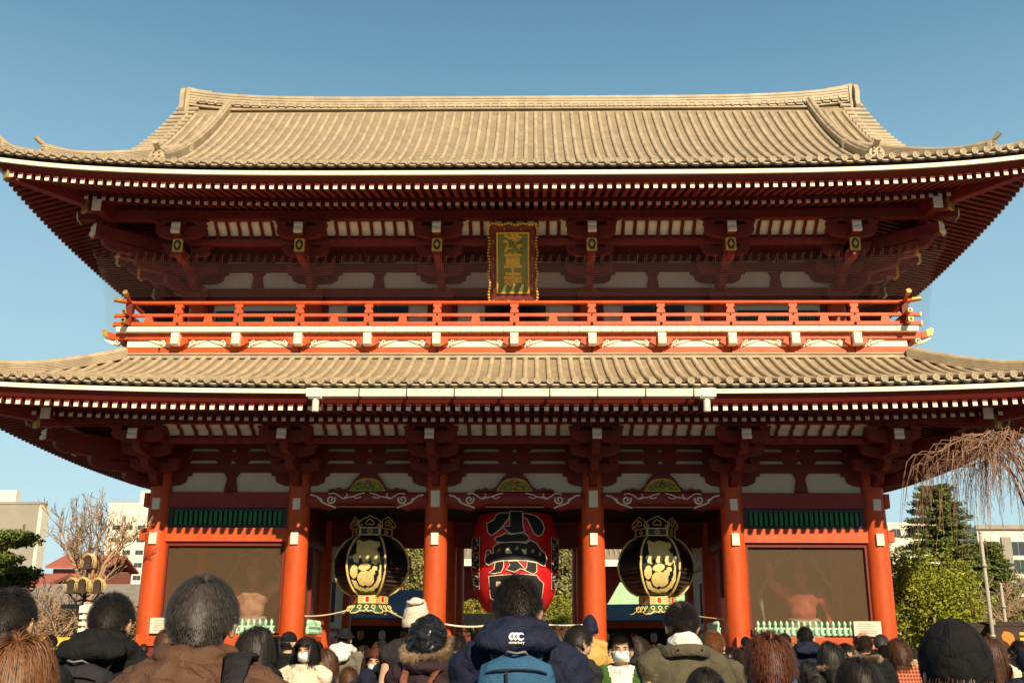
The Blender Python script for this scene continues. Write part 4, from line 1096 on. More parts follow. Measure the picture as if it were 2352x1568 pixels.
rope((.55, -.1, 2.14), (1.98, -.1, 2.12), .03, .020, 'pale rope running to the column under the red lantern', m='white')

# ---------------------------------------------------------------- guardian statues
M['flesh_paint'] = mat('statue_flesh_paint', (.62, .36, .24), .7, .12, 5)
M['statue_red'] = mat('statue_red_paint', (.50, .13, .08), .7, .12, 5)
M['statue_cloth'] = mat('statue_cloth_paint', (.60, .56, .40), .75, .15, 5, col2=(.36, .42, .32))
M['statue_teal'] = mat('statue_teal_paint', (.30, .42, .34), .75, .15, 5, col2=(.2, .30, .26))
def guardian(x, y, flip, flesh, cloth, label):
    t = thing('guardian_statue', label, 'statue', (x, y, .78), sc=.95); f = flip
    B = [('t', [(-.35*f, 0, .1), (-.32*f, -.05, .75), (-.25*f, 0, 1.3)], [.16, .19, .26]), ('t', [(.45*f, -.15, .1), (.38*f, -.2, .75), (.2*f, 0, 1.3)], [.16, .19, .26]),
         ('b', (0, 0, 1.45), (.42, .32, .35)), ('b', (0, -.02, 1.9), (.42, .3, .42)), ('b', (0, 0, 2.3), (.55, .33, .4)), ('t', [(0, 0, 2.5), (0, -.03, 2.85)], [.2, .16]),
         ('b', (0, -.05, 3.05), (.24, .26, .3)), ('b', (0, 0, 3.38), (.13, .13, .16)), ('b', (0, -.32, 3.0), (.06, .07, .07)),
         ('t', [(.5*f, 0, 2.5), (.95*f, -.1, 2.75), (1.05*f, -.25, 3.3)], [.2, .16, .12]), ('b', (1.06*f, -.27, 3.42), .14),
         ('t', [(-.5*f, 0, 2.5), (-.8*f, -.1, 1.95), (-.72*f, -.45, 1.55)], [.2, .16, .12]), ('b', (-.7*f, -.5, 1.47), .14),
         ('b', (-.35*f, -.18, .05), (.17, .32, .1)), ('b', (.45*f, -.32, .05), (.17, .32, .1))]
    for a, b_, r in ((-.16, 2.38, .16), (.16, 2.38, .16), (0, 2.0, .2), (-.15, 1.85, .12), (.15, 1.85, .12)): B.append(('b', (a, -.26, b_), (r, .1, r)))
    body = link('body', blob(B, .045, 4), t); body.data.materials.append(M[flesh])
    S = MB(); n = 40; rs = []
    for z, r in ((1.62, .44), (1.5, .47), (1.2, .60), (.8, .74), (.5, .80), (.35, .78)):
        rs.append([((r*(1+.07*math.sin(11*2*PI*k/n)))*math.cos(2*PI*k/n), (r*.62*(1+.10*math.sin(11*2*PI*k/n)))*math.sin(2*PI*k/n), z + .06*math.sin(5*2*PI*k/n)*(1.6-z)) for k in range(n)])
    S.rings(rs, cap0=False, cap1=False); S.build('skirt', M[cloth], t, smooth=True)
    S = MB(); S.tube([(-.45*f, -.1, 1.62), (0, -.38, 1.52), (.45*f, -.1, 1.62), (.2, .36, 1.6), (-.2, .36, 1.6), (-.45*f, -.1, 1.62)], .07, 8)
    S.tube([(.1, -.42, 1.5), (.16, -.55, 1.1), (.05, -.60, .7)], [.08, .09, .05], 8); S.tube([(-.08, -.42, 1.5), (-.2, -.52, 1.2), (-.16, -.58, .8)], [.08, .08, .04], 8); S.build('sash', M['statue_cloth'], t, smooth=True)
    S = MB(); S.tube([(-1.0*f, -.2, .5), (-1.15*f, -.1, 1.6), (-1.0*f, .1, 2.6), (-.5*f, .3, 3.6), (.1, .35, 3.9), (.7*f, .25, 3.4), (1.35*f, 0, 2.4), (1.2*f, -.15, 1.2)], [.05,.1,.1,.1,.1,.1,.1,.04], 8, flat=.35); S.build('scarf', M['statue_teal'], t, smooth=True)
    S = MB(); S.box(-1.1, 1.1, -.7, .7, -.0, .06); S.build('plinth', M['stone'], t)
    return t
guardian(-8.05, 2.15, 1, 'flesh_paint', 'statue_teal', 'muscular guardian statue with flesh coloured body and teal skirt behind the wire screen')
guardian(8.7, 2.15, -1, 'statue_red', 'statue_cloth', 'muscular red guardian statue with a cream skirt behind the wire screen')

# ---------------------------------------------------------------- pale green picket fences, notice boards
def picket_fence(x0, x1, y, label, along='x'):
    t = thing('picket_fence', label, 'fence', (x0 if along == 'x' else x0, y, 1.80), 0)
    z0 = .03; n = max(4, round(abs(x1-x0)/.162)); L = x1-x0
    p = MB(); H = Zh(1423, -.45)-1.82
    prof = [(.052,0),(.060,.06),(.060,H*.42),(.028,H*.60),(.028,H*.64),(.046,H*.72),(.048,H*.80),(.026,H*.93),(.006,H)]
    p.lathe(prof, n=8); me = p.mesh('picket', M['verd'], True)
    for k in range(n):
        d = L*(k+.5)/n
        link('picket', me, t, (d, 0, z0) if along == 'x' else (0, d, z0))
    b = MB()
    for zz in (.05, H*.5):
        if along == 'x': b.box(0, L, .02, .06, zz, zz+.05)
        else: b.box(.02, .06, 0, L, zz, zz+.05)
    b.build('rail', M['verd'], t); return t
picket_fence(-10.0, -6.7, -.44, 'pale green picket fence below the wire screen of the flesh coloured statue')
picket_fence(6.7, 10.05, -.44, 'pale green picket fence below the wire screen of the red statue')
picket_fence(-.30, 1.6, 0, 'short pale green picket fence returning beside the passage column', 'y').location = (-5.85, -.1, 1.80)
picket_fence(-.30, 1.6, 0, 'short pale green picket fence beside the column next to the orange haired man', 'y').location = (5.75, -.1, 1.80)
def notice(x, y, w, h, z, label):
    t = thing('notice_board', label, 'sign', (x, y, z)); b = MB(); b.box(-w/2, w/2, -.02, .02, 0, h); bo = b.build('board', M['notice'], t)
    b = MB(); rr = random.Random(int(x*10))
    for k in range(5): b.box(-w*.36, w*rr.uniform(.1, .36), -.026, -.0205, h*(.8-.15*k), h*(.8-.15*k)+.012)
    b.build('printed_lines', M['pink'], bo)
M['notice'] = mat('pale_pink_board', (.72, .60, .50), .7, .05, 5)
notice(9.75, -.58, .75, .40, 1.83, 'pale pink notice board on the podium in front of the picket fence')
notice(-9.75, -.58, .80, .42, 1.83, 'pale pink notice board beside the westernmost red column')
# ================================================================= surroundings
def far(px, Y, y=1400):
    """x of a picture column on the plane at depth Y"""
    e = elev(y); d = (Y-CAMY)*(.9594+.2822*math.tan(e)); return CAMX + (px-1223)*d/2400
M['bark'] = mat('grey_brown_bark', (.20, .14, .09), .9, .2, 8, .5, 30)
M['bark2'] = mat('tan_twig_bark', (.42, .28, .17), .9, .15, 6)  # tan bark of the bare trees, shrubs and pine
M['bark3'] = mat('pinkish_cherry_twig', (.34, .19, .12), .9, .2, 5)
M['leaf_y'] = mat('yellow_green_leaves', (.36, .35, .022), .6, .25, 2.0, col2=(.12, .17, .015))
M['leaf_d'] = mat('dark_conifer_needles', (.20, .23, .035), .6, .25, 2.5, col2=(.05, .09, .02))
M['leaf_o'] = mat('olive_leaves', (.26, .23, .06), .6, .25, 1.5, col2=(.10, .11, .03))
M['leaf_p'] = mat('pale_bamboo_leaves', (.36, .32, .12), .6, .25, 2.5, col2=(.16, .17, .055))
M['wall_cream'] = mat('cream_render', (.84, .77, .62), .8, .05, .3)
M['wall_grey'] = mat('grey_beige_cladding', (.34, .31, .26), .8, .08, .2)
M['glass'] = mat('dark_window_glass', (.05, .07, .08), .15, .1, 1, spec=.6)
M['redroof'] = mat('rust_red_roof', (.42, .12, .07), .7, .1, 2)
M['greyroof'] = mat('grey_tile_roof', (.26, .23, .19), .7, .12, 2, .3, 20)
M['concrete'] = mat('concrete', (.42, .39, .33), .8, .1, 2)
def leafy(mb, c, r, n, size, rnd, m=0, inner=.35, flat=0.0):
    c = Vector(c)
    for _ in range(n):
        d = Vector((rnd.gauss(0,1), rnd.gauss(0,1), rnd.gauss(0,1))).normalized()
        k = inner + (1-inner)*rnd.random()**.5
        p = c + Vector((d.x*r[0]*k, d.y*r[1]*k, d.z*r[2]*k))
        s = size*rnd.uniform(.6, 1.3)
        a = Vector((rnd.gauss(0,1), rnd.gauss(0,1), rnd.gauss(0,1)*(1-flat))).normalized(); b = a.cross(Vector((rnd.gauss(0,1), rnd.gauss(0,1), rnd.gauss(0,1)))).normalized()
        mb.add([p - a*s, p + b*s*.5, p + a*s, p - b*s*.5], [(0,1,2,3)], m)
def crown_mesh(seed, r, clumps, n, size, flat=0.0):
    """crown made of many leaf clumps around an ellipsoid centred on the origin"""
    rnd = random.Random(seed); mb = MB()
    for _ in range(clumps):
        d = Vector((rnd.gauss(0,1), rnd.gauss(0,1), rnd.gauss(0,.9))).normalized(); k = rnd.uniform(.35, 1.0)
        c = (d.x*r[0]*k, d.y*r[1]*k, d.z*r[2]*k); q = rnd.uniform(.16, .30)
        leafy(mb, c, (r[0]*q, r[1]*q, r[2]*q*(.75)), n, size, rnd, 0, .3, flat)
    return mb
def branches(mb, p, d, L, r, depth, rnd, spread, grav=0.0, m=0, mins=.004, seg=3):
    path = [p]; q = p; dd = d
    for k in range(seg):
        dd = (dd + Vector((rnd.gauss(0,.16), rnd.gauss(0,.16), rnd.gauss(0,.12) + grav))).normalized(); q = q + dd*(L/seg); path.append(q)
    mb.tube(path, [max(mins, r*(1-.55*k/seg)) for k in range(seg+1)], 5 if r > .02 else 3, m=m, caps=False)
    if depth <= 0: return
    n = rnd.choice((2, 3, 3, 4)) if depth > 1 else rnd.choice((3, 4, 5))
    for i in range(n):
        at = path[rnd.randint(1, seg)] if i else path[-1]
        nd = (dd + Vector((rnd.gauss(0,spread), rnd.gauss(0,spread), rnd.gauss(0,spread*.8)))).normalized()
        branches(mb, at, nd, L*rnd.uniform(.55, .8), max(mins, r*.5), depth-1, rnd, spread, grav, m, mins, seg)

def broadleaf(name, label, x, y, h, r, mt, seed, clumps=60, n=70, size=.10, trunk=.35, group=None, cat='tree', zc=None):
    t = thing(name, label, cat, (x, y, 0), 0, group)
    zc = zc or h-r[2]
    link('crown', crown_mesh(seed, r, clumps, n, size).mesh('crown', M[mt]), t, (0, 0, zc))
    mb = MB(); rnd = random.Random(seed+9); mb.tube([(0,0,0), (rnd.uniform(-.1,.1), 0, zc*.5), (0, 0, zc)], [trunk*.5, trunk*.4, trunk*.25], 8)
    for k in range(5): branches(mb, Vector((0,0,zc*rnd.uniform(.5,.95))), Vector((rnd.gauss(0,1), rnd.gauss(0,1), .8)).normalized(), r[0]*.6, trunk*.2, 1, rnd, .4)
    mb.build('trunk', M['bark'], t, smooth=True); return t
# evergreen shrub and conifer on the right
broadleaf('evergreen_shrub', 'dense rounded yellow green evergreen beside the easternmost red column', far(2120, 5, 1360), 5, 4.75, (1.75, 1.4, 1.9), 'leaf_y', 3, 260, 100, .058, .3)
def conifer(label, x, y, h, w, seed, mt='leaf_d'):
    t = thing('conifer_tree', label, 'tree', (x, y, 0)); rnd = random.Random(seed); c = MB(); tr = MB()
    tr.tube([(0,0,0), (.05,0,h*.5), (0,0,h)], [.22, .13, .03], 8)
    z = h*.22
    while z < h*.98:
        f = 1-(z-h*.22)/(h*.78); Lb = w*(.18+.82*f**.8)
        for k in range(18):
            a = rnd.uniform(0, 2*PI); L = Lb*rnd.uniform(.45, 1.15); d = Vector((math.cos(a), math.sin(a), 0))
            e = Vector((0,0,z)) + d*L + Vector((0,0,-.10*L + rnd.uniform(0,.25)))
            tr.tube([(0,0,z), Vector((0,0,z)) + d*L*.5 + Vector((0,0,.05)), e], [.04,.025,.008], 4, caps=False)
            for j in range(6):
                q = Vector((0,0,z)).lerp(e, .3+.7*j/5); leafy(c, q, (.26+.16*f, .26+.16*f, .13), 34, .075, rnd, 0, .1, .5)
        z += h*.038
    c.build('crown', M[mt], t); tr.build('trunk', M['bark'], t, smooth=True); return t
conifer('tall dark conifer with layered boughs behind the yellow green shrub', far(2148, 20, 1200), 20, 9.4, 2.7, 11)
conifer('smaller conifer behind the white pole beside the pale flats', far(2262, 30, 1300), 30, 7.6, 2.5, 12)
broadleaf('evergreen_tree', 'dark green tree between the east column and the tall conifer', far(2060, 26, 1300), 26, 7.4, (1.8,1.8,2.4), 'leaf_d', 31, 70, 60, .09)
# pine on the left
def pine(label, x, y, h, seed):
    t = thing('pine_tree', label, 'tree', (x, y, 0)); rnd = random.Random(seed); c = MB(); tr = MB()
    tr.tube([(0,0,0), (-.2,0,h*.35), (.2,0,h*.65), (0,0,h*.92)], [.26,.2,.14,.05], 8)
    for k in range(26):
        z = h*(.62+.36*rnd.random()); a = rnd.uniform(0, 2*PI); L = rnd.uniform(.3, 1.25)*(1.25-z/h*.6); e = Vector((math.cos(a)*L, math.sin(a)*L, z))
        tr.tube([(0,0,z-.3), e*.5 + Vector((0,0,z*.5-.05)), e], [.07,.05,.02], 5, caps=False)
        leafy(c, e, (.75,.7,.20), 420, .075, rnd, 0, .1, .3); leafy(c, e*.6 + Vector((0,0,z*.4+.1)), (.5,.5,.16), 200, .075, rnd, 0, .1, .3)
    c.build('crown', M['leaf_d'], t); tr.build('trunk', M['bark2'], t, smooth=True); return t
pine('spreading green pine with flat needle pads at the western edge', far(0, 6, 1250), 6, 5.5, 21)
# bare trees
def bare(name, label, x, y, h, seed, depth, spread, r=.16, mt='bark2', lean=(0,0), nstem=1, L=None, trunkh=.4, grav=0, group=None, cat='tree', mins=.006):
    t = thing(name, label, cat, (x, y, 0), 0, group); rnd = random.Random(seed); tr = MB(); c = MB()
    top = Vector((lean[0], lean[1], h*trunkh))
    tr.tube([(0,0,0), top*.5, top], [r*1.2, r, r*.85], 8)
    for k in range(nstem):
        a = 2*PI*k/max(nstem, 1) + rnd.uniform(-.4, .4); d = Vector((math.cos(a)*.75, math.sin(a)*.75, rnd.uniform(.7, 1.3))).normalized() if nstem > 1 else Vector((0,0,1))
        branches(c, top, d, (L or h*.25), r*.6, depth, rnd, spread, grav, 0, mins)
    tr.build('trunk', M[mt], t, smooth=True); c.build('crown', M[mt], t, smooth=True); return t
bare('bare_tree', 'pruned bare tree with knobbly upright limbs in front of the cream flats', far(205, -1.0, 1300), -1.0, 5.3, 5, 4, .42, .13, nstem=7, L=1.12, trunkh=.50, grav=.10, mins=.009)
# the weeping cherry at the east edge
def weeping(label, x, y, h, seed):
    t = thing('weeping_cherry', label, 'tree', (x, y, 0)); rnd = random.Random(seed); tr = MB(); c = MB()
    tr.tube([(.25,0,0), (.22,0,h*.4), (.10,.1,h*.72), (-.05,.0,h*.9)], [.17,.14,.10,.05], 8)
    for k in range(22):
        a = rnd.uniform(PI*.6, PI*1.3) if k % 4 else rnd.uniform(0, 2*PI); L = rnd.uniform(.9, 2.3); z0 = h*rnd.uniform(.5, .85)
        d = Vector((math.cos(a), math.sin(a)*.8, 0)); P_ = []
        for j in range(9):
            f = j/8; P_.append(Vector((0,0,z0)) + d*L*f + Vector((0,0, (h-z0+.1)*math.sin(min(1, f*1.25)*PI*.62) - .55*f*f)) + Vector((rnd.gauss(0,.03), rnd.gauss(0,.03), rnd.gauss(0,.02))))
        c.tube(P_, [.021*(1-.72*j/8) for j in range(9)], 5, caps=False)
        for j in range(3, 9):
            for q in range(rnd.choice((1, 2, 2)) if j < 8 else 3):
                s = P_[j] + Vector((rnd.gauss(0,.05), rnd.gauss(0,.05), 0)); LL = rnd.uniform(.3, 1.9)*(.5+.5*j/8); dx = d*rnd.uniform(.1, 1.0) + Vector((rnd.gauss(0,.16), rnd.gauss(0,.16), 0)); W_ = []
                for i in range(6):
                    g = i/5; W_.append(s + dx*(g**.6)*LL*.6 + Vector((0,0,.10*math.sin(g*PI)-LL*g*g)) + Vector((rnd.gauss(0,.012), rnd.gauss(0,.012), 0)))
                c.tube(W_, [.0065*(1-.7*i/5)+.0020 for i in range(6)], 3, caps=False)
                for i in (1, 2, 3, 4):
                    if rnd.random() < .6:
                        e = W_[i] + Vector((rnd.gauss(0,.10), rnd.gauss(0,.10), -rnd.uniform(.08,.4))); c.tube([W_[i], W_[i].lerp(e, .5)+Vector((rnd.gauss(0,.02),0,.02)), e], [.005,.004,.003], 3, caps=False)
    c.build('crown', M['bark3'], t, smooth=True); tr.build('trunk', M['bark'], t, smooth=True); return t
weeping('weeping bare cherry tree arching in from the eastern edge', far(2392, -10, 1200), -10, 5.65, 8)
# shrubs and small bare trees massed on the left
rnd = random.Random(77); proto = None
lab = 'thin bare shrub in the tangle west of the gate'
for k in range(26):
    px = rnd.uniform(-30, 300); Y = rnd.uniform(0, 4.5)
    if proto is None:
        proto = [bare('bare_shrub', lab, 0, 0, 4.0, 100+i, 3, .5, .07, nstem=6, L=1.15, trunkh=.18, grav=.03, group='bare shrubs west of the gate', cat='shrub', mins=.011) for i in range(3)]
        use = list(proto)
    o = use.pop() if use else copy_tree(proto[k % 3])
    o.location = (far(px, Y), Y, 0); o.rotation_euler[2] = rnd.uniform(0, 6.28); o.scale = (1,)*3
    sc_ = rnd.uniform(1.0, 1.35)*(Y+30)/42; o.scale = (sc_, sc_, sc_)
specs = [(285, 3.5, .75), (240, 5.5, .95), (262, 2.5, .8), (60, 5, .85), (130, 6, .85), (10, 4.5, .95), (205, 5, .75), (95, 3, .6), (170, 6, .9), (30, 2.5, .6)]
p0 = None
for k, (px, Y, s_) in enumerate(specs):
    if p0 is None: o = p0 = broadleaf('evergreen_shrub', 'dark olive bush among the bare shrubs west of the gate', 0, 0, 2.9, (1.4,1.1,1.2), 'leaf_o', 55, 60, 60, .07, .15, 'olive bushes west of the gate', 'shrub')
    else: o = copy_tree(p0)
    o.location = (far(px, Y), Y, 0); o.rotation_euler[2] = k*1.3; o.scale = (s_,)*3
# same on the right, lower
p1 = None
for k, (px, Y, s_) in enumerate([(2180, 8, .95), (2290, 10, 1.0), (2340, 6, .9), (2240, 14, 1.2), (2330, 16, 1.3), (2400, 10, 1.2)]):
    o = copy_tree(p0); o['group'] = 'olive bushes east of the gate'; o['label'] = 'olive bush behind the stalls east of the gate'
    o.location = (far(px, Y), Y, 0); o.rotation_euler[2] = k*2.1; o.scale = (s_,)*3
for k, (px, Y, s_) in enumerate([(2230, 12, 1.3), (2300, 14, 1.5), (2345, 9, 1.4), (2180, 16, 1.3), (2270, 20, 1.5)]):
    o = copy_tree(proto[k % 3]); o['group'] = 'bare shrubs east of the gate'; o['label'] = 'thin bare shrub rising behind the stalls east of the gate'
    o.location = (far(px, Y), Y, 0); o.rotation_euler[2] = k*2.1; o.scale = (s_,)*3

# ---------------------------------------------------------------- buildings
def flats(name, label, x0, x1, y, z1, dep, wcol, rows, cols, ww, wh, z0w, dz, mt, rz=0, x_first=None, dx=None):
    t = thing(name, label, 'building', (x0, y, 0), rz)
    L = x1-x0; b = MB(); b.box(0, L, 0, dep, 0, z1); b.box(-.15, L+.15, -.15, dep+.15, z1+.002, z1+.5); b.build('wall', M[mt], t)
    me = None; mp = None
    for i in range(rows):
        for j in range(cols):
            if me is None:
                m_ = MB(); m_.box(-ww/2-.08, ww/2+.08, -.06, .05, -.08, wh+.08); me = m_.mesh('window', M['concrete'])
                m_ = MB(); m_.box(-ww/2, -.04, -.09, -.061, 0, wh); m_.box(.04, ww/2, -.09, -.061, 0, wh); mp = m_.mesh('pane', M['glass'])
            o = link('window', me, t, ((x_first or 1.5)+(dx or 2.8)*j, 0, z0w + dz*i)); link('pane', mp, o)
    return t
t = flats('apartment_block', 'cream apartment block with rows of small dark windows beyond the bare tree', far(240.6, 210, 1200), far(240.6, 210, 1200)+17, 210, 32.9, 14, None, 10, 5, 1.7, .95, 2.0, 2.82, 'wall_cream', 0, 2.2, 2.95)
b = MB(); b.box(6.3, 9.8, 2, 6, 33.4, 36.6); b.build('stair_head', M['wall_cream'], t)
b = MB()
for k in range(9): b.box(.6+.7*k, .66+.7*k, .3, .36, 33.4, 34.5)
b.box(.6, 6.3, .3, .36, 34.5, 34.56); b.build('railing', M['concrete'], t)
xr = far(66, 190, 1300)
t = flats('apartment_block', 'grey clad tower block with slanting shadows at the western edge', xr-20, xr, 190, 30.5, 3, None, 8, 1, .5, 1.6, 3, 3.1, 'wall_grey', 0, 17.2, 3)
b = MB(); b.box(19.98, 20.7, -.3, 3, 0, 30.3); b.build('side_wall', M['wall_cream'], t)
b = MB(); b.box(2, 14, 1, 2.9, 31, 33.6); b.box(2, 9.5, 0, 1, 31, 34.6); b.build('roof_storey', M['wall_cream'], t)
b = MB()
for k in range(6): b.box(-1, 9.5-k*.6, -1.6, 0, 6+4*k, 7.2+4*k)
b.build('balcony', M['wall_grey'], t)
x_ = far(2246, 150, 1300)
t = flats('apartment_block', 'pale flats glimpsed behind the weeping cherry', x_, x_+9, 150, 21.3, 12, None, 6, 2, 2.2, 2.2, 2, 3.0, 'wall_cream', 0, 2.4, 4.2)
b = MB(); b.box(3.8, 5.4, -.4, 0, 2, 20); b.box(-.3, 9.3, -.5, -.2, 21.3, 22.0); b.build('facade_band', M['wall_grey'], t)
x_ = far(2034, 170, 1200)
t = flats('distant_house', 'low white rooftop just east of the gate column', x_, x_+9, 170, 24.2, 8, None, 1, 3, 1.5, 1.5, 22, 3, 'wall_cream')
def house(name, label, x0, x1, y, ze, zr_, dep, wall, roof, cat='building'):
    t = thing(name, label, cat, (x0, y, 0)); L = x1-x0
    b = MB(); b.box(0, L, 0, dep, 0, ze); b.build('wall', M[wall], t)
    b = MB(); b.prism([(-.8, ze), (dep/2, zr_), (dep+.8, ze), (dep+.8, ze+.25), (dep/2, zr_+.28), (-.8, ze+.25)], -.6, L+.6, 'x'); b.build('roof', M[roof], t)
    for k in range(int(L/2.6)):
        w = MB(); w.box(1+2.6*k, 2.6+2.6*k, -.06, .02, ze*.45, ze*.75); o = w.build('window', M['glass'], t)
    return t
house('low_house', 'low rust red building beside the pine trunk', far(24, 45, 1290), far(96, 45, 1290), 45, 5.4, 6.4, 6, 'redroof', 'redroof')
house('low_house', 'long house with a grey tiled roof behind the bare shrubs', far(45, 36, 1330), far(320, 36, 1330), 36, 3.2, 5.2, 8, 'wall_grey', 'greyroof')
house('low_house', 'brick red house far behind the street lamp', far(118, 90, 1280), far(240, 90, 1280), 90, 10.0, 11.6, 8, 'redroof', 'redroof')

# main hall seen through the openings
mh = thing('main_hall', 'tiled roof and red columns of the temple hall seen through the gate', 'temple', (0, 78, 0))
b = MB(); b.box(-17, 17, 0, 20, 2, 9.5); b.build('wall', M['red_dark'], mh)
b = MB(); b.prism([(-5, 10.2), (2, 13), (10, 20), (18, 13), (25, 10.2), (25, 9.9), (-5, 9.9)], -21, 21, 'x'); ro = b.build('roof', M['greyroof'], mh)
b = MB(); 
for k in range(84): b.tube([(-20.8+.5*k, -5.05, 10.2), (-20.8+.5*k, 2, 13.05), (-20.8+.5*k, 7, 17.4)], .13, 6)
b.build('tile_rows', M['tile'], ro)
b = MB(); b.box(-21, 21, -5.05, -4.9, 9.2, 9.85); b.build('eave_board', M['white'], ro)
for k in range(12):
    b = MB(); b.lathe([(.4, 2), (.4, 9.4)], (-15.4+2.8*k, -2, 0), 12); b.box(-15.6+2.8*k, -15.2+2.8*k, -2.7, -2.4, 7.4, 8.4, 1); b.build('column', [M['red'], M['white']], mh)
b = MB(); b.box(-20, 20, -6, 20, 0, 2); b.build('podium', M['stone'], mh)
broadleaf('feathery_tree', 'pale feathery evergreen seen through the gate just east of the black lantern', far(964, 36, 1340), 36, 10.5, (1.5,1.2,4.3), 'leaf_p', 41, 130, 80, .12, zc=6.2)
broadleaf('feathery_tree', 'pale feathery evergreen seen through the gate east of the red lantern', far(1292, 36, 1340), 36, 10.5, (1.6,1.2,4.2), 'leaf_p', 42, 130, 80, .12, zc=6.3)
broadleaf('small_pine', 'yellow green pine sapling low behind the red lantern on its west side', far(1085, 33, 1420), 33, 4.6, (1.6,1.2,1.3), 'leaf_y', 43, 60, 50, .07)
broadleaf('small_pine', 'yellow green pine sapling low behind the red lantern on its east side', far(1290, 33, 1420), 33, 4.9, (1.7,1.2,1.4), 'leaf_y', 44, 60, 50, .07)
broadleaf('evergreen_tree', 'dark tree filling the far end of the passage', far(1235, 55, 1350), 55, 8.6, (4.5,2.5,3.2), 'leaf_d', 45, 100, 60, .2)

# stalls inside the precinct
M['tent'] = mat('pale_green_metal_roof', (.46, .68, .40), .5, .05, 2)
M['slate'] = mat('blue_grey_awning', (.10, .12, .15), .6, .1, 2)
M['wood'] = mat('dark_stall_wood', (.06, .035, .02), .8, .2, 4)
M['amber'] = mat('amber_goods', (.55, .28, .08), .6, .3, 9)
def stall(label, x, y, w, dep, ze, zr_, roofm, rz=0, goods=8, seed=1):
    t = thing('market_stall', label, 'stall', (x, y, 0), rz); rnd = random.Random(seed)
    b = MB(); b.prism([(-.5, ze-.0), (dep*.5, zr_), (dep+.4, ze), (dep+.4, ze+.07), (dep*.5, zr_+.09), (-.5, ze+.07)], -w/2-.3, w/2+.3, 'x'); b.build('roof', M[roofm], t)
    b = MB(); b.box(-w/2-.3, w/2+.3, -.52, -.46, ze-.22, ze); b.build('fascia', M['red'], t)
    for q in (-w/2, w/2):
        for yy in (0, dep): p_ = MB(); p_.box(q-.06, q+.06, yy-.06, yy+.06, 0, ze+.1); p_.build('post', M['wood'], t)
    b = MB(); b.box(-w/2, w/2, .1, .8, 0, .95); b.box(-w/2, w/2, dep-.15, dep-.05, 0, ze); b.build('counter', M['wood'], t)
    for k in range(goods):
        g = MB(); xx = -w/2+.3+(w-.6)*k/max(1, goods-1); g.lathe([(.02,.0),(.11,.05),(.13,.2),(.11,.33),(.04,.38)], (xx, .05, ze-.75), 10); g.build('hanging_lamp', M['amber'] if k % 3 else M['white'], t)
    return t
stall('precinct stall under a sloping pale green roof east of the passage', far(1475, 34, 1380), 34, 4.6, 7, 3.1, 5.5, 'tent', R(-24), 5, 1)
stall('dark stall with a blue grey awning east of the passage, nearer than the green roof', far(1500, 10.5, 1420), 10.5, 5.2, 3, 2.45, 3.1, 'slate', R(-20), 7, 2)
stall('dark precinct stall with a blue grey awning west of the passage', far(880, 11, 1420), 11, 5.6, 3.4, 2.5, 3.2, 'slate', R(18), 7, 3)
stall('farther precinct stall with a blue grey awning west of the passage', far(820, 17, 1420), 17, 6, 4, 2.9, 4.0, 'slate', R(14), 7, 4)
b = MB(); b.box(-1.2, 1.2, -.05, .05, 2.55, 3.05); b.box(-1.1, -1.0, -.05, .05, 0, 2.55); b.box(1.0, 1.1, -.05, .05, 0, 2.55)
o = b.build('hanging_curtain', M['cream'], None, loc=(far(1075, 20, 1395), 20, 0)); tag(o, 'short cream curtain on posts beyond the passage behind the red lantern', 'curtain')
# food stalls on the right
def food(x, y, w, label, seed):
    t = thing('food_stall', label, 'stall', (x, y, 0), R(-12)); rnd = random.Random(seed)
    b = MB(); b.prism([(-.6, 2.12), (1.0, 2.24), (2.2, 2.12), (2.2, 2.16), (1.0, 2.28), (-.6, 2.16)], -w/2, w/2, 'x'); b.build('awning', M['wood'], t)
    b = MB(); b.box(-w/2, w/2, -.63, -.60, 1.50, 2.11); bn = b.build('banner', M['darkban'], t)
    b = MB()
    for k in range(3):
        cx = -w/2 + w*(k+.5)/3; cz = 1.80
        b.prism([(cx+rnd.uniform(.10,.24)*math.cos(a), cz+rnd.uniform(.12,.24)*math.sin(a)) for a in [2*PI*j/9 for j in range(9)]], -.645, -.631, m=0 if k % 2 == 0 else 1)
        for j in range(3): b.box(cx+.28, cx+.42, -.64, -.631, cz-.2+.14*j, cz-.12+.14*j, 1)
    b.build('banner_pattern', [M['orange'], M['yellow']], bn)
    for q in (-w/2+.05, w/2-.05): p_ = MB(); p_.box(q-.04, q+.04, -.5, -.42, 0, 2.3); p_.build('post', M['concrete'], t)
    b = MB(); b.box(-w/2, w/2, -.3, .5, 0, .9); b.build('counter', M['yellow'], t)
    return t
M['darkban'] = mat('dark_brown_banner', (.05, .03, .022), .7, .2, 3)
M['orange'] = mat('orange_print', (.75, .22, .03), .6, .1, 4)
M['yellow'] = mat('yellow_cloth', (.75, .50, .05), .7, .1, 4)
food(far(2255, 1, 1450), 1, 2.1, 'dark bannered food stall with yellow lettering blocks behind the black beanie', 1)
food(far(2360, 0, 1450), 0, 2.2, 'food stall with an orange printed banner at the eastern edge', 4)
b = MB(); b.box(-.7, .7, -.03, .03, 1.48, 1.70); b.box(-.66, -.62, -.02, .02, 0, 1.5); b.box(.62, .66, -.02, .02, 0, 1.55)
o = b.build('yellow_banner', M['yellow'], None, loc=(far(118, -2, 1468), -2, 0)); tag(o, 'low yellow banner beyond the woman with auburn hair', 'banner')
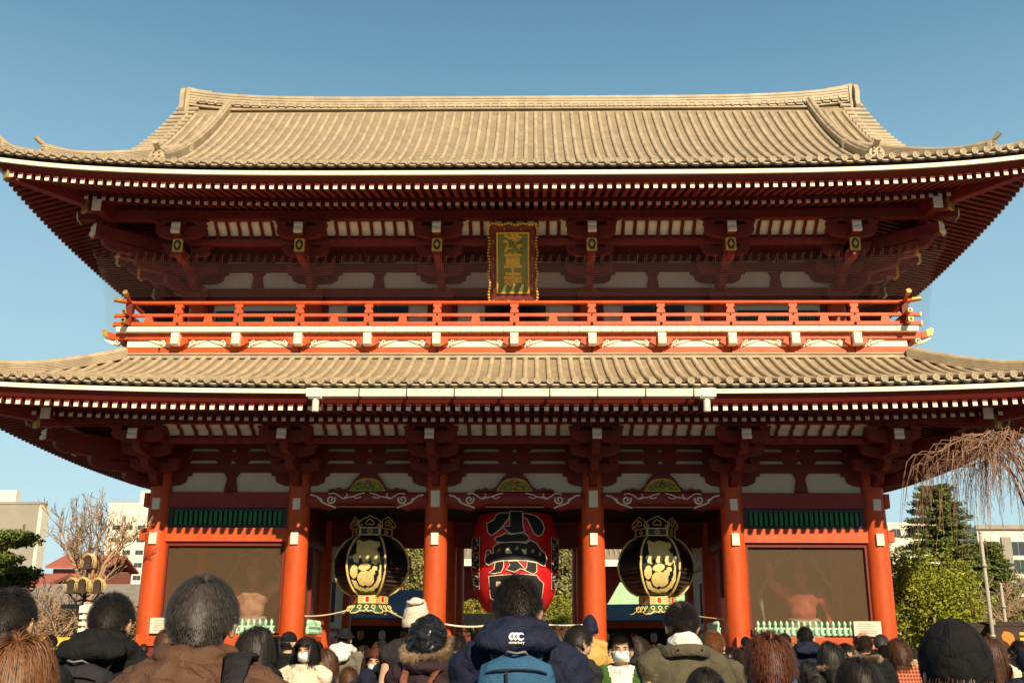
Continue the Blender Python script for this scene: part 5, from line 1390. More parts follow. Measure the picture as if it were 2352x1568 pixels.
# poles
for px0, Y, y0, r, lb in ((2244, -2, 1220, .05, 'tall grey metal pole in front of the conifers'), (2290, 2, 1338, .05, 'shorter white pole beside the tall grey one')):
    b = MB(); zt = Zh(y0, Y); b.tube([(0,0,0), (0,0,zt*.6), (0,0,zt)], [r*1.2, r, r*.8], 10); b.ball((0,0,zt), r*1.1, 8, 5)
    for q in (.4, .8): b.lathe([(r*1.5, zt*q), (r*1.5, zt*q+.06)], n=10)
    o = b.build('metal_pole', M['concrete'], None, smooth=True, loc=(far(px0, Y, y0), Y, 0)); tag(o, lb, 'pole')
# street lamp with four arched lanterns
lp = thing('street_lamp', 'dark street lamp with four arched gilt lantern heads west of the gate', 'street lamp', (far(184, -4.5, 1400), -4.5, 0), sc=.84)
b = MB(); b.lathe([(.16,0),(.15,.3),(.085,.45),(.07,1.2),(.06,3.0),(.05,3.32)], n=12)
b.tube([(0,0,3.05),(-.25,0,3.0),(-.46,0,3.22)], .03, 6); b.tube([(0,0,3.05),(.25,0,3.0),(.42,0,3.22)], .03, 6); b.tube([(0,0,3.3),(0,0,3.95)], .035, 6); b.bar((-.62,-.05,2.86),(.5,-.05,2.86), .06, .12)
b.tube([(0,-.0,3.1),(0,-.35,3.2)], .03, 6); b.tube([(0,0,3.1),(0,.35,3.2)], .03, 6)
b.build('post', M['black'], lp, angle=40)
def lamp_head(x, y, z):
    h = MB(); h.box(-.15, .15, -.15, .15, 0, .04); h.box(-.10, .10, -.12, .12, .04, .30); h.prism([(-.11,.30),(-.08,.37),(0,.40),(.08,.37),(.11,.30)], -.10, .10)
    o = h.build('lantern_head', M['wood'], lp, loc=(x, y, z)); g = MB()
    for k in range(4):
        yy = -.15+.10*k; g.tube([(-.175, yy, .04), (-.175, yy, .26), (-.13, yy, .37), (0, yy, .46), (.13, yy, .37), (.175, yy, .26), (.175, yy, .04)], .009, 6)
    g.build('gilt_arch', M['goldw'], o, smooth=True)
for (x, y, z) in ((-.40, 0, 3.22), (.04, -.3, 3.22), (.36, .0, 3.22), (0, 0, 3.92)): lamp_head(x, y, z)
# slatted white sign
sg = thing('slatted_sign', 'white slatted direction sign behind the man in the black hooded jacket', 'sign', (far(212, -9, 1420), -9, 0), sc=.93)
b = MB()
for q in (-.26, .26): b.box(q-.03, q+.03, .02, .07, 0, 2.5)
b.build('post', M['concrete'], sg)
for k in range(6):
    b = MB(); zz = 2.28 - .135*k
    if k == 0: b.prism([(-.36, zz), (.36, zz), (.36, zz+.20), (.1, zz+.22), (-.36, zz+.14)], -.02, .02)
    else: b.box(-.34, .34, -.02, .02, zz, zz+.078)
    b.build('slat', M['white'], sg)
# ================================================================= people
M['skin'] = mat('skin', (.58, .34, .215), .5, .05, 14, spec=.35)
M['lens'] = mat('dark_eye', (.02, .014, .01), .2, .02, 3)
M['maskw'] = mat('white_face_mask', (.84, .83, .78), .75, .03, 6)
M['steel'] = mat('steel_fitting', (.35, .33, .30), .4, .1, 6, metal=.7)
def hairmat(name, c, c2=None):
    return mat(name, c, .48, .3, 60, spec=.32, col2=c2)
HM = {'black': hairmat('black_hair', (.030, .023, .017), (.009, .008, .007)), 'grey': hairmat('greying_hair', (.085, .075, .062), (.016, .014, .012)), 'chestnut': hairmat('chestnut_hair', (.25, .105, .038), (.05, .020, .010)),
      'brown': hairmat('brown_hair', (.13, .055, .025), (.05, .022, .012)), 'auburn': hairmat('auburn_hair', (.17, .052, .022), (.05, .016, .009)),
      'orange': hairmat('orange_brown_hair', (.28, .10, .028), (.09, .035, .014)), 'blond': hairmat('straw_hair', (.55, .33, .10), (.28, .15, .05)),
      'dkbrown': hairmat('dark_brown_hair', (.06, .03, .018), (.02, .012, .008))}
def clothmat(name, c, rough=.85, coat=0): 
    m = mat(name, c, rough, .12, 7, .4, 260, coat=coat, spec=.12); nt = m.node_tree; b = nt.nodes['Principled BSDF']   # weave plus soft folds
    tc = nt.nodes.new('ShaderNodeTexCoord'); n = nt.nodes.new('ShaderNodeTexNoise'); n.inputs['Scale'].default_value = 13; n.inputs['Detail'].default_value = 3; n.inputs['Distortion'].default_value = 1.2
    bp = nt.nodes.new('ShaderNodeBump'); bp.inputs['Strength'].default_value = .55; bp.inputs['Distance'].default_value = .035
    nt.links.new(tc.outputs['Object'], n.inputs['Vector']); nt.links.new(n.outputs[0], bp.inputs['Height']); nt.links.new(b.inputs['Normal'].links[0].from_socket, bp.inputs['Normal']); nt.links.new(bp.outputs[0], b.inputs['Normal'])
    return m
CM = {'navy': clothmat('navy_nylon', (.015, .019, .042), .6), 'black': clothmat('black_fabric', (.014, .014, .016)), 'char': clothmat('charcoal_fabric', (.030, .028, .032)),
      'brown': clothmat('brown_nylon', (.115, .060, .036), .55), 'plum': clothmat('dark_plum_parka', (.040, .024, .030)), 'olive': clothmat('olive_wool', (.105, .090, .058), .95),
      'greyol': clothmat('grey_olive_cotton', (.17, .155, .12)), 'cream': clothmat('cream_fleece', (.72, .64, .48), .95), 'white': clothmat('white_cotton', (.74, .72, .68)),
      'yellow': clothmat('ochre_yellow_nylon', (.60, .38, .12)), 'green': clothmat('moss_green_nylon', (.055, .12, .025)), 'plaid': None, 'beige': clothmat('beige_knit', (.72, .60, .50), .95),
      'blue': clothmat('steel_blue_canvas', (.035, .11, .21), .75), 'brownbag': clothmat('brown_leather', (.20, .075, .045), .5), 'red': clothmat('dull_red_wool', (.30, .05, .03)),
      'grey': clothmat('mid_grey_wool', (.20, .20, .21)), 'tan': clothmat('tan_cotton', (.42, .30, .18)), 'shiny': clothmat('shiny_black_nylon', (.010, .010, .013), .22, .3), 'jeans': clothmat('dark_denim', (.035, .05, .09))}
pm = bpy.data.materials.new('red_tartan_wool'); pm.use_nodes = True; nt = pm.node_tree; bb_ = nt.nodes['Principled BSDF']; bb_.inputs['Roughness'].default_value = .9
tc = nt.nodes.new('ShaderNodeTexCoord'); w1 = nt.nodes.new('ShaderNodeTexWave'); w1.bands_direction = 'X'; w1.inputs['Scale'].default_value = 9; w2 = nt.nodes.new('ShaderNodeTexWave'); w2.bands_direction = 'Z'; w2.inputs['Scale'].default_value = 9
mx_ = nt.nodes.new('ShaderNodeMath'); mx_.operation = 'ADD'; rp_ = nt.nodes.new('ShaderNodeValToRGB'); rp_.color_ramp.elements[0].color = (.09, .015, .012, 1); rp_.color_ramp.elements[1].color = (.45, .13, .06, 1); rp_.color_ramp.elements[0].position = .6
for w_ in (w1, w2): nt.links.new(tc.outputs['Object'], w_.inputs[0])
nt.links.new(w1.outputs[1], mx_.inputs[0]); nt.links.new(w2.outputs[1], mx_.inputs[1]); nt.links.new(mx_.outputs[0], rp_.inputs[0]); nt.links.new(rp_.outputs[0], bb_.inputs['Base Color'])
CM['plaid'] = pm
FUR = hairmat('fur_trim', (.52, .38, .24), (.20, .13, .08))

HC = Vector((0, -.012, 1.60))
def body_parts(pose=0):
    B = [('b', (0,-.014,1.602), (.077,.095,.098)), ('b', (0,.024,1.545), (.058,.066,.064)), ('b', (0,.062,1.512), (.026,.026,.022)),
         ('b', (0,.093,1.562), (.013,.017,.017)), ('t', [(0,.083,1.60), (0,.095,1.568)], [.009,.012]), ('b', (0,.074,1.612), (.048,.016,.012)),
         ('b', (-.036,.062,1.556), (.022,.022,.02)), ('b', (.036,.062,1.556), (.022,.022,.02)), ('b', (0,.084,1.530), (.021,.009,.0065)), ('b', (0,.083,1.519), (.018,.009,.006)),
         ('t', [(0,-.03,1.37), (0,-.022,1.46), (0,-.01,1.55)], [.066,.055,.052]),
         ('b', (0,0,1.27), (.165,.10,.17)), ('b', (0,0,1.07), (.14,.095,.17)), ('b', (0,0,.93), (.155,.105,.12))]
    for s in (-1, 1):
        B += [('b', (.089*s,-.012,1.570), (.012,.020,.036)), ('t', [(.098*s,-.024,1.600), (.101*s,-.030,1.575), (.090*s,-.014,1.538)], [.007,.007,.006]),
              ('t', [(.05*s,-.01,1.415), (.17*s,0,1.375)], [.055,.055]), ('t', [(.09*s,0,.9), (.10*s,.01,.5), (.10*s,-.015,.09)], [.088,.058,.038]),
              ('b', (.10*s,.045,.035), (.042,.115,.034))]
        if pose == 0: A = [(.185*s,0,1.365), (.235*s,-.012,1.10), (.245*s,.045,.86)]; hd = Vector((0.02*s, .10, -1)).normalized()
        else: A = [(.185*s,0,1.365), (.225*s,.0,1.11), (.11*s,.21,1.20)]; hd = Vector((-.35*s, .35, .85)).normalized()
        B.append(('t', A, [.050,.040,.027])); w = Vector(A[-1]); side = Vector((0,1,0)) if pose == 0 else Vector((.8*s,.5,0)).normalized(); nrm = hd.cross(side).normalized()
        B.append(('t', [w, w + hd*.05, w + hd*.085], [.026,.030,.030], .55))
        for k, (o_, L) in enumerate(((-.027,.060), (-.009,.074), (.009,.070), (.026,.055))):
            a = w + hd*.085 + side*o_; c = nrm*(.012*(1 if s > 0 else -1))
            B.append(('t', [a, a + hd*L*.5 + c*.3, a + hd*L*.85 + c*1.4], [.0105,.0095,.008]))
        a = w + hd*.03 + side*.026; B.append(('t', [a, a + hd*.035 + side*.024, a + hd*.065 + side*.026], [.012,.011,.009]))
    return B
bodyM = [blob(body_parts(p), .0085, 3, 'body') for p in (0, 1)]
for m_ in bodyM: m_.materials.append(M['skin'])
def wrinkle(amp, fr, vert=.35):
    def f(co, n):
        a = noise.noise(Vector((co.x*fr, co.y*fr, co.z*fr*vert*3)))
        b = noise.noise(Vector((co.x*fr*2.3+5, co.y*fr*2.3, co.z*fr*1.6)))
        r = 1-abs(noise.noise(Vector((co.x*fr*.7+2, co.y*fr*.7, co.z*fr*1.3-3))))*2
        return amp*(a*.8 + b*.5 + max(0, r-.35)*2.2)
    return f
def jacket_parts(puff=1.0, pose=0, length=.80, collar=.030):
    p = puff
    J = [('b', (0,-.006,1.25), (.200*p,.140*p,.19)), ('b', (0,0,1.02), (.198*p,.140*p,.24)), ('b', (0,0,length+.05), (.200*p,.142*p,.12)), ('b', (0,-.03,1.385), (.115,.085,.055))]
    for s in (-1, 1):
        J.append(('t', [(.05*s,-.012,1.405), (.13*s,-.006,1.395), (.195*s,0,1.355)], [.062,.072*p,.074*p]))
        A = [(.200*s,0,1.355), (.262*s,-.012,1.10), (.262*s,.045,.875)] if pose == 0 else [(.200*s,0,1.355), (.255*s,0,1.10), (.13*s,.185,1.175)]
        J.append(('t', A, [.076*p,.068*p,.056*p]))
    n = 14; J.append(('t', [(.072*math.cos(2*PI*k/n), -.02+.068*math.sin(2*PI*k/n), 1.440 - .012*math.sin(2*PI*k/n)) for k in range(n+1)], collar))
    return J
JM = {}
JM['slim'] = blob(jacket_parts(.96), .014, 4, 'jacket', wrinkle(.006, 9))
JM['coat'] = blob(jacket_parts(1.05, 0, .55, .034), .014, 4, 'coat', wrinkle(.007, 7))
JM['puffy'] = blob(jacket_parts(1.12, 0, .82, .045), .014, 4, 'jacket', lambda co, n: .010*abs(math.sin(co.z*PI/.055)) + wrinkle(.006, 10)(co, n))
JM['arms'] = blob(jacket_parts(1.0, 1), .014, 4, 'jacket', wrinkle(.007, 9))
JM['near'] = blob(jacket_parts(1.10, 0, .80, .040), .009, 3, 'jacket', wrinkle(.011, 8))
tr_ = [('b', (0,0,.93), (.170,.120,.13))]
for s in (-1, 1): tr_.append(('t', [(.09*s,0,.88), (.10*s,.01,.5), (.10*s,-.012,.10)], [.105,.078,.062]))
trM = blob(tr_, .02, 4, 'trousers', wrinkle(.006, 10))
shM = blob([('b', (s*.10,.045,.042), (.052,.135,.046)) for s in (-1, 1)] + [('b', (s*.10,-.03,.07), (.05,.06,.06)) for s in (-1, 1)], .012, 2, 'shoe')
bm = bmesh.new(); bm.from_mesh(JM['near'])
bmesh.ops.delete(bm, geom=[f for f in bm.faces if (lambda c: abs(c.x) < .055 + max(0, (c.z-1.25))*.25 and c.y > -.01)(f.calc_center_median())], context='FACES')
OPENM = bpy.data.meshes.new('overcoat'); bm.to_mesh(OPENM); bm.free()
# hoods, lying on the back
def hoodA(w=.155, h=.12):
    P_ = [('t', [(-.115,.085,1.385), (-.135,.0,1.44), (-.105,-.105,1.475), (0,-.145,1.495), (.105,-.105,1.475), (.135,0,1.44), (.115,.085,1.385)], [.032,.042,.050,.056,.050,.042,.032]),
          ('b', (0,-.165,1.415), (w,.060,h*.75)), ('b', (0,-.185,1.365), (w*.80,.060,.055))]
    return P_
HDM = {'soft': blob(hoodA(), .010, 4, 'hood', wrinkle(.008, 11)),
       'big': blob([('t', [(-.120,.080,1.385), (-.145,-.02,1.435), (-.095,-.100,1.500), (0,-.120,1.530), (.095,-.100,1.500), (.145,-.02,1.435), (.120,.080,1.385)], [.034,.042,.038,.032,.038,.042,.034]),
                     ('b', (0,-.145,1.490), (.088,.045,.066)), ('b', (-.070,-.150,1.465), (.085,.055,.055)), ('b', (.070,-.150,1.465), (.085,.055,.055)), ('b', (0,-.165,1.452), (.158,.058,.040))], .007, 4, 'hood', wrinkle(.006, 13)),
       'flat': blob([('t', [(-.09,.05,1.43), (-.105,-.03,1.46), (-.06,-.09,1.49), (0,-.105,1.50), (.06,-.09,1.49), (.105,-.03,1.46), (.09,.05,1.43)], [.026]*7), ('b', (0,-.145,1.43), (.085,.045,.085)), ('b', (0,-.16,1.37), (.05,.04,.06))], .010, 4, 'hood', wrinkle(.006, 11))}
scM = blob([('t', [(.088*math.cos(2*PI*k/14), -.015+.085*math.sin(2*PI*k/14), 1.445+.02*(k % 3)) for k in range(15)], .040), ('t', [(.06,.11,1.43), (.07,.15,1.25), (.06,.16,1.10)], [.035,.03,.025], .5)], .010, 3, 'scarf', wrinkle(.007, 14))
# hair --------------------------------------------------------------
ER = Vector((.086, .104, .105))
def on_scalp(rnd, region):
    while True:
        d = Vector((rnd.gauss(0,1), rnd.gauss(0,1), rnd.gauss(0,1))).normalized()
        p = Vector((d.x*ER.x, d.y*ER.y, d.z*ER.z)) + HC
        if region(p): return p, Vector((d.x/ER.x, d.y/ER.y, d.z/ER.z)).normalized()
def reg_short(p): return not (p.y > .052 and p.z < 1.650) and not (p.y > .005 and p.z < 1.600) and not p.z < 1.535 and not (abs(p.x) > .068 and p.z < 1.590)
def reg_long(p): return not (p.y > .055 and p.z < 1.655) and not (p.y > .03 and p.z < 1.60) and p.z > 1.53
def hair(seed, n, region, L, steps, wid, grav, curl_=0.0, lift=.35, crown=Vector((.012,-.055,1.69)), fringe=False, hang=0.0, extra=0.0, bald=None, vol=1.0):
    rnd = random.Random(seed); mb = MB()
    # closed scalp below the strands
    K, N = 12, 28; V = {}
    for j in range(K):
        for i in range(N):
            def q(jj, ii):
                a = -PI/2 + PI*jj/K; u = 2*PI*ii/N
                return Vector((math.cos(a)*math.cos(u)*ER.x*.99, math.cos(a)*math.sin(u)*ER.y*.99, math.sin(a)*ER.z*.99)) + HC
            c = (q(j, i) + q(j+1, i+1))/2
            if region(c) and not (bald and bald(c)): mb.add([q(j,i), q(j,i+1), q(j+1,i+1), q(j+1,i)], [(0,1,2,3)])
    for _ in range(n):
        p, nr = on_scalp(rnd, region)
        if bald and bald(p) and rnd.random() > .06: continue
        t = (p - crown); t = (t - nr*t.dot(nr))
        t = t.normalized() if t.length > 1e-4 else Vector((1,0,0))
        if fringe and p.y > .02: t = (t + Vector((0,.9,.1))).normalized()
        sw = Vector((-t.y, t.x, 0))*rnd.uniform(-.35, .55)
        d = (t + nr*lift + sw + Vector((rnd.gauss(0,.18), rnd.gauss(0,.18), rnd.gauss(0,.18)))).normalized()
        front = fringe and p.y > .030
        LL = (.046*rnd.uniform(.7, 1.2) if front else L*rnd.uniform(.7, 1.15))*(1 if hang else max(.35, min(1, (p.z-1.53)/.10))) + (hang*max(0, min(1, (1.68-p.z)/.12+.6)) if hang and not front else 0)
        st = LL/steps; pts = [p.copy()]; q = p.copy(); ph = rnd.uniform(0, 6.28)
        clump = noise.noise_vector(p*38)*.55
        for k in range(steps):
            d = (d + Vector((0,0,-grav)) + clump*(.35 if hang else (.55 if curl_ > .3 else .22))*(.5 if k else 1) + (Vector((math.cos(ph+k*1.6), math.sin(ph+k*1.6), math.sin(ph*1.7+k))) * curl_ if curl_ else Vector())).normalized()
            q = q + d*st
            r = q - HC; e = math.sqrt((r.x/(ER.x*vol+.004))**2 + (r.y/(ER.y*vol+.004))**2 + (r.z/(ER.z*vol+.004))**2)
            if e < 1.0 and q.z > 1.50: q = HC + r*(1.0/e)*rnd.uniform(1.0, 1.05); d = (q - pts[-1]).normalized()
            if hang and not front and q.y > .01 and q.z < 1.64 and abs(q.x) < .076: q.x = math.copysign(.078, q.x)
            if hang and q.z < 1.50:
                lim = .165 if q.z < 1.42 else .075 + (.09*(1.50-q.z)/.08)
                rr = math.hypot(q.x*.85, q.y)
                if rr < lim and q.z > .9: q.y = min(q.y, -math.sqrt(max(0, lim*lim - (q.x*.85)**2))) if p.y < .03 else max(q.y, .05)
                d = (Vector((d.x*.5, d.y*.5, -1))).normalized()
            pts.append(q.copy())
        side = d.cross(nr); side = side.normalized() if side.length > 1e-3 else Vector((1,0,0))
        V = []
        for k, c in enumerate(pts):
            w = wid*(1-.75*(k/steps)**2)*.5
            V += [c - side*w, c + side*w]
        mb.add(V, [(2*k, 2*k+1, 2*k+3, 2*k+2) for k in range(steps)])
    me = mb.mesh('hair', HM['black'], True); return me
HRM = {'short': hair(1, 8000, reg_short, .038, 4, .0018, .26, lift=.26), 'wavy': hair(2, 8500, reg_short, .042, 6, .0018, .20, .40, .24), 'under': hair(11, 3800, lambda p: reg_long(p) and p.z < 1.60, .11, 11, .0034, .42, .05, .05, hang=.24, vol=1.0), 'napes': hair(12, 2200, lambda p: reg_short(p) and p.z < 1.59, .014, 3, .002, .3, lift=.1),
       'spiky': hair(3, 7000, reg_short, .038, 4, .0018, .12, .10, .28, crown=Vector((-.02,-.07,1.67))), 'bob': hair(4, 6000, reg_long, .085, 8, .0028, .34, .12, lift=.34, fringe=True, hang=.018, vol=1.10),
       'long': hair(5, 4600, reg_long, .13, 12, .0032, .40, .12, .20, fringe=False, hang=.22, vol=1.06), 'bowl': hair(6, 5200, reg_long, .085, 7, .0026, .38, lift=.15, fringe=True, hang=.02, vol=1.05),
       'bald': hair(7, 3600, reg_short, .028, 4, .0022, .22, lift=.2, bald=lambda p: p.z > 1.655 and p.y > -.075 and abs(p.x) < .062),
       'crop': hair(8, 4200, reg_short, .016, 3, .0020, .25, lift=.15), 'smooth': hair(9, 8500, reg_short, .050, 5, .0019, .40, lift=.12),
       'fringe': hair(10, 4200, reg_long, .12, 11, .0032, .42, .04, .15, fringe=True, hang=.20, vol=1.05)}
# hats --------------------------------------------------------------
def dome(rx, ry, rz, zc, yc=-.012, z_lo=-.35, n=32, k=12, f=None):
    b = MB(); rs = []
    for j in range(k+1):
        a = math.asin(z_lo) + (PI/2 - math.asin(z_lo))*j/k
        rs.append([Vector((rx*max(math.cos(a), .01)*math.cos(2*PI*i/n), yc + ry*max(math.cos(a), .01)*math.sin(2*PI*i/n), zc + rz*math.sin(a))) for i in range(n)])
    if f: rs = [[f(p) for p in r] for r in rs]
    b.rings(rs, cap0=False); return b
def beanie(kind, mt, mt2=None):
    if kind == 'slouch':
        b = dome(.098, .116, .165, 1.60, f=lambda p: p + Vector((.02*max(0, p.z-1.70)/.06, -.03*max(0, p.z-1.70)/.06, -.012*math.sin((p.x+.02)*40)*max(0, min(1, (p.z-1.69)/.04)))))
        b.tube([(-.06,-.10,1.725), (-.02,-.118,1.715), (.03,-.112,1.722), (.065,-.09,1.735)], [.012,.016,.016,.010], 8)
    elif kind == 'point': b = dome(.096, .114, .175, 1.59, f=lambda p: p*1.0 if p.z < 1.70 else Vector((p.x*(1-(p.z-1.70)*2.5), p.y*(1-(p.z-1.70)*2.0), p.z)))
    else: b = dome(.104, .122, .132, 1.605, z_lo=-.5)
    r = .101 if kind != 'plain' else .100
    b.lathe([(1.0, 0), (1.02, .012), (1.03, .030), (1.0, .045)], n=4) if False else None
    rs = []
    for q, z in ((.99, 1.545), (1.03, 1.550), (1.04, 1.575), (1.03, 1.600), (.985, 1.604)): rs.append([Vector((r*q*math.cos(2*PI*i/32), -.012 + (r+.018)*q*math.sin(2*PI*i/32), z)) for i in range(32)])
    if kind != 'plain': b.rings(rs, cap0=False, cap1=False)
    if kind == 'plain':
        for a in (0, PI/3, 2*PI/3):                      # seams meeting at the top
            P_ = []
            for j in range(13):
                u = math.asin(.15) + (PI - 2*math.asin(.15))*j/12
                P_.append((.1045*math.cos(u)*math.cos(a), -.012 + .1225*math.cos(u)*math.sin(a), 1.605 + .1325*math.sin(u)))
            b.tube(P_, .0016, 4)
    return b
BEM = {}
for nm_, kd in (('slouch', 'slouch'), ('point', 'point'), ('plain', 'plain')): BEM[nm_] = beanie(kd, None).mesh('beanie', CM['black'], True)
for v_ in BEM['point'].vertices:
    pass
b = dome(.092, .110, .098, 1.625, z_lo=-.15); b.prism([(.075*math.cos(a), .07 + .10*max(0, math.sin(a))) for a in [PI*k/10 for k in range(11)]], 1.612, 1.620, 'z'); CAPM = b.mesh('cap', CM['black'], True)
b = dome(.094, .112, .110, 1.62, z_lo=-.1, f=lambda p: Vector((p.x, p.y, min(p.z, 1.715 + .012*abs(p.x)/.05))))
rs = []
for q, z in ((1.0, 1.625), (1.32, 1.600), (1.34, 1.606), (1.0, 1.635)): rs.append([Vector((.094*q*math.cos(2*PI*i/32), -.012 + .112*q*math.sin(2*PI*i/32), z + .012*math.sin(4*PI*i/32))) for i in range(32)])
b.rings(rs, cap0=False, cap1=False); HATM = b.mesh('hat', CM['black'], True)
# fur ring
def fur_mesh(path, n, L, seed, up=Vector((0,0,1))):
    rnd = random.Random(seed); mb = MB(); P_ = [Vector(p) for p in path]; K = len(P_)-1
    for _ in range(n):
        k = rnd.randrange(K); c = P_[k].lerp(P_[k+1], rnd.random()); ax = (P_[k+1]-P_[k]).normalized()
        a = ax.orthogonal().normalized(); a = Matrix.Rotation(rnd.uniform(0, 2*PI), 3, ax) @ a
        d = (a + ax*rnd.uniform(-.7, .7)).normalized(); s = ax.cross(d).normalized()*.0016; l = L*rnd.uniform(.5, 1.1)
        m1 = c + d*l*.6; e = c + d*l + Vector((0,0,-.35*l)) + ax*rnd.uniform(-.3, .3)*l
        mb.add([c-s, c+s, m1+s*.8, m1-s*.8, e], [(0,1,2,3), (3,2,4)])
    return mb.mesh('fur_trim', FUR, False)
collar_fur = fur_mesh([(-.125,.06,1.41), (-.14,-.04,1.46), (-.09,-.13,1.475), (0,-.16,1.47), (.09,-.13,1.475), (.14,-.04,1.46), (.125,.06,1.41)], 5000, .045, 4)
# face mask
b = MB(); rs = []
for j in range(9):
    z = 1.497 + .083*j/8; f = math.sin(PI*(j+.6)/9.2)
    rs.append([Vector(((-.064 + .128*i/10), .058 + (.050*f + .012)*max(0, 1-((i-5)/5.2)**2)**.6 - .03*abs((i-5)/5)**2, z)) for i in range(11)])
b.rings(rs, closed=False)
for s in (-1, 1):
    for zz in (1.512, 1.568): b.tube([(s*.062,.034,zz), (s*.080,.005,(zz+1.575)/2), (s*.086,-.018,1.572)], .0018, 4)
MASKM = b.mesh('face_mask', M['maskw'], True)
b = MB()
for s in (-1, 1):
    b.ball((s*.031,.0765,1.588), (.0115,.006,.0032), 10, 6, m=0); b.ball((s*.031,.0805,1.588), (.0050,.0035,.0040), 8, 5, m=1); b.tube([(s*.019,.0815,1.5895), (s*.031,.084,1.5925), (s*.044,.078,1.5895)], [.0012,.0016,.001], 4, m=1)
    b.tube([(s*.014,.087,1.606), (s*.031,.088,1.612), (s*.048,.078,1.607)], [.0022,.0032,.0015], 5, m=1)
EYEM = b.mesh('eyes', [M['maskw'], M['lens']], True)
# backpack
def backpack(mt, zips=True, z0=1.195, w=.158, h=.215, d=.085, yc=-.235):
    def sect(z, k, wk, dk, yk):
        return [Vector((wk*math.copysign(abs(math.cos(u))**.55, math.cos(u)), yk + dk*math.copysign(abs(math.sin(u))**.6, math.sin(u)), z)) for u in [2*PI*i/28 for i in range(28)]]
    b = MB(); rs = []
    for k in range(13):
        f = -1+2*k/12; q = (1-abs(f)**5)**.30 if abs(f) < 1 else .02
        rs.append([p + Vector((0, noise.noise(p*16)*.010, 0)) for p in sect(z0 + h*f, k, w*(.35+.65*q)*(1-.10*max(0, f)), d*(.3+.7*q), yc)])
    b.rings(rs); rs = []
    for k in range(9):
        f = -1+2*k/8; q = (1-abs(f)**4)**.35 if abs(f) < 1 else .02
        rs.append([p + Vector((0, noise.noise(p*18)*.008, 0)) for p in sect(z0-.010 + .115*f, k, w*.86*(.4+.6*q), .038*(.4+.6*q), yc-d+.005)])
    b.rings(rs)
    me = b.mesh('backpack', mt, True)
    s = MB()
    for sg in (-1, 1): s.tube([(sg*.075,yc+d,z0+h*.85), (sg*.088,-.14,1.435), (sg*.100,-.02,1.465), (sg*.115,.12,1.40), (sg*.125,.155,1.22), (sg*.15,.05,1.02), (sg*.13,yc+d,z0-h*.8)], .026, 8, flat=.35)
    z = MB(); yf = yc-d-.012
    for (zz, a, sag) in ((z0+.165, .112, .018), (z0+.100, .120, .03), (z0+.085, .115, .045)):
        z.tube([(a*math.sin(t_*PI/2), yf + .02*abs(t_)**3 + (.006 if zz > z0+.12 else -.034), zz - sag*t_*t_) for t_ in [-1+2*i/10 for i in range(11)]], .0038, 6)
    z.tube([(-.035,yf-.004,z0+.162), (-.032,yf-.02,z0+.11), (-.022,yf-.03,z0+.06)], .004, 5); z.tube([(.03,yf-.035,z0+.09), (.0,yf-.045,z0+.04)], .004, 5)
    hl = MB(); hl.tube([(-.045,yc+.02,z0+h-.012), (-.03,yc-.05,z0+h+.012), (.0,yc-.065,z0+h+.006), (.03,yc-.05,z0+h+.012), (.045,yc+.02,z0+h-.012)], .009, 7, flat=.5)
    return me, s.mesh('strap', mt, True), z.mesh('zip', CM['char'], True), hl.mesh('handle', CM['grey'], True)

def slot(o, m):
    o.material_slots[0].link = 'OBJECT'; o.material_slots[0].material = m
def part(name, me, t, m=None):
    o = link(name, me, t)
    if m is not None:
        if not me.materials: me.materials.append(m)
        slot(o, m)
    return o
def person(label, cx, yt, w, hr='short', hc='black', jk='slim', jc='black', yaw=0, hood=None, hoodc=None, hat=None, hatc='black', extras=(), group=None, smin=.80, smax=1.08, wid=.190, legs='jeans', tilt=0, cat='person'):
    """cx, yt, w: middle, top and width of the head in the 4096 px picture"""
    px = cx/1.7415; py = yt/1.7415 - .0046*(px-1176); s = 1.0
    for _ in range(6):
        d = 4180*wid*s/w; e = elev(py); Y = CAMY + d/(.9594+.2822*math.tan(e)); z = Zh(py, Y)
        s = max(smin, min(smax, z/1.725))
    t = thing('person', label, cat, (far(px, Y, py), Y, z-1.725*s), yaw, group, s)
    if tilt: t.rotation_euler[1] = R(tilt)
    pose = 1 if jk == 'arms' else 0
    part('body', bodyM[pose], t)
    part('jacket', JM[jk], t, CM[jc]); part('trousers', trM, t, CM[legs]); part('shoe', shM, t, CM['black'])
    if hr: part('hair', HRM[hr], t, HM[hc])
    if hood: part('hood', HDM[hood], t, CM[hoodc or jc])
    if hat: part('beanie' if hat in BEM else ('cap' if hat == 'cap' else 'hat'), BEM.get(hat, CAPM if hat == 'cap' else HATM), t, CM[hatc])
    for x in extras:
        if x == 'mask': part('face_mask', MASKM, t)
        if x == 'eyes': part('eyes', EYEM, t)
        if x == 'furcollar': part('fur_trim', collar_fur, t)
        if x.startswith('open'): part('overcoat', OPENM, t, CM[x.split(':')[1]])
        if x.startswith('scarf'): part('scarf', scM, t, CM[x.split(':')[1]])
    return t
def give_pack(t, mt, full=True):
    me, st, zp, hl = backpack(mt); o = part('backpack', me, t); link('strap', st, o); link('zip', zp, o); link('handle', hl, o); return o
from mathutils.bvhtree import BVHTree
def stick(me_target, mesh, off=.0025):
    """lay a flat mesh (x,z around a point) on the back of a garment"""
    bv = BVHTree.FromPolygons([v.co for v in me_target.vertices], [p.vertices[:] for p in me_target.polygons])
    for v in mesh.vertices:
        h = bv.ray_cast(Vector((v.co.x, -1, v.co.z)), Vector((0,1,0)))
        v.co.y = (h[0].y if h[0] else v.co.y) - off

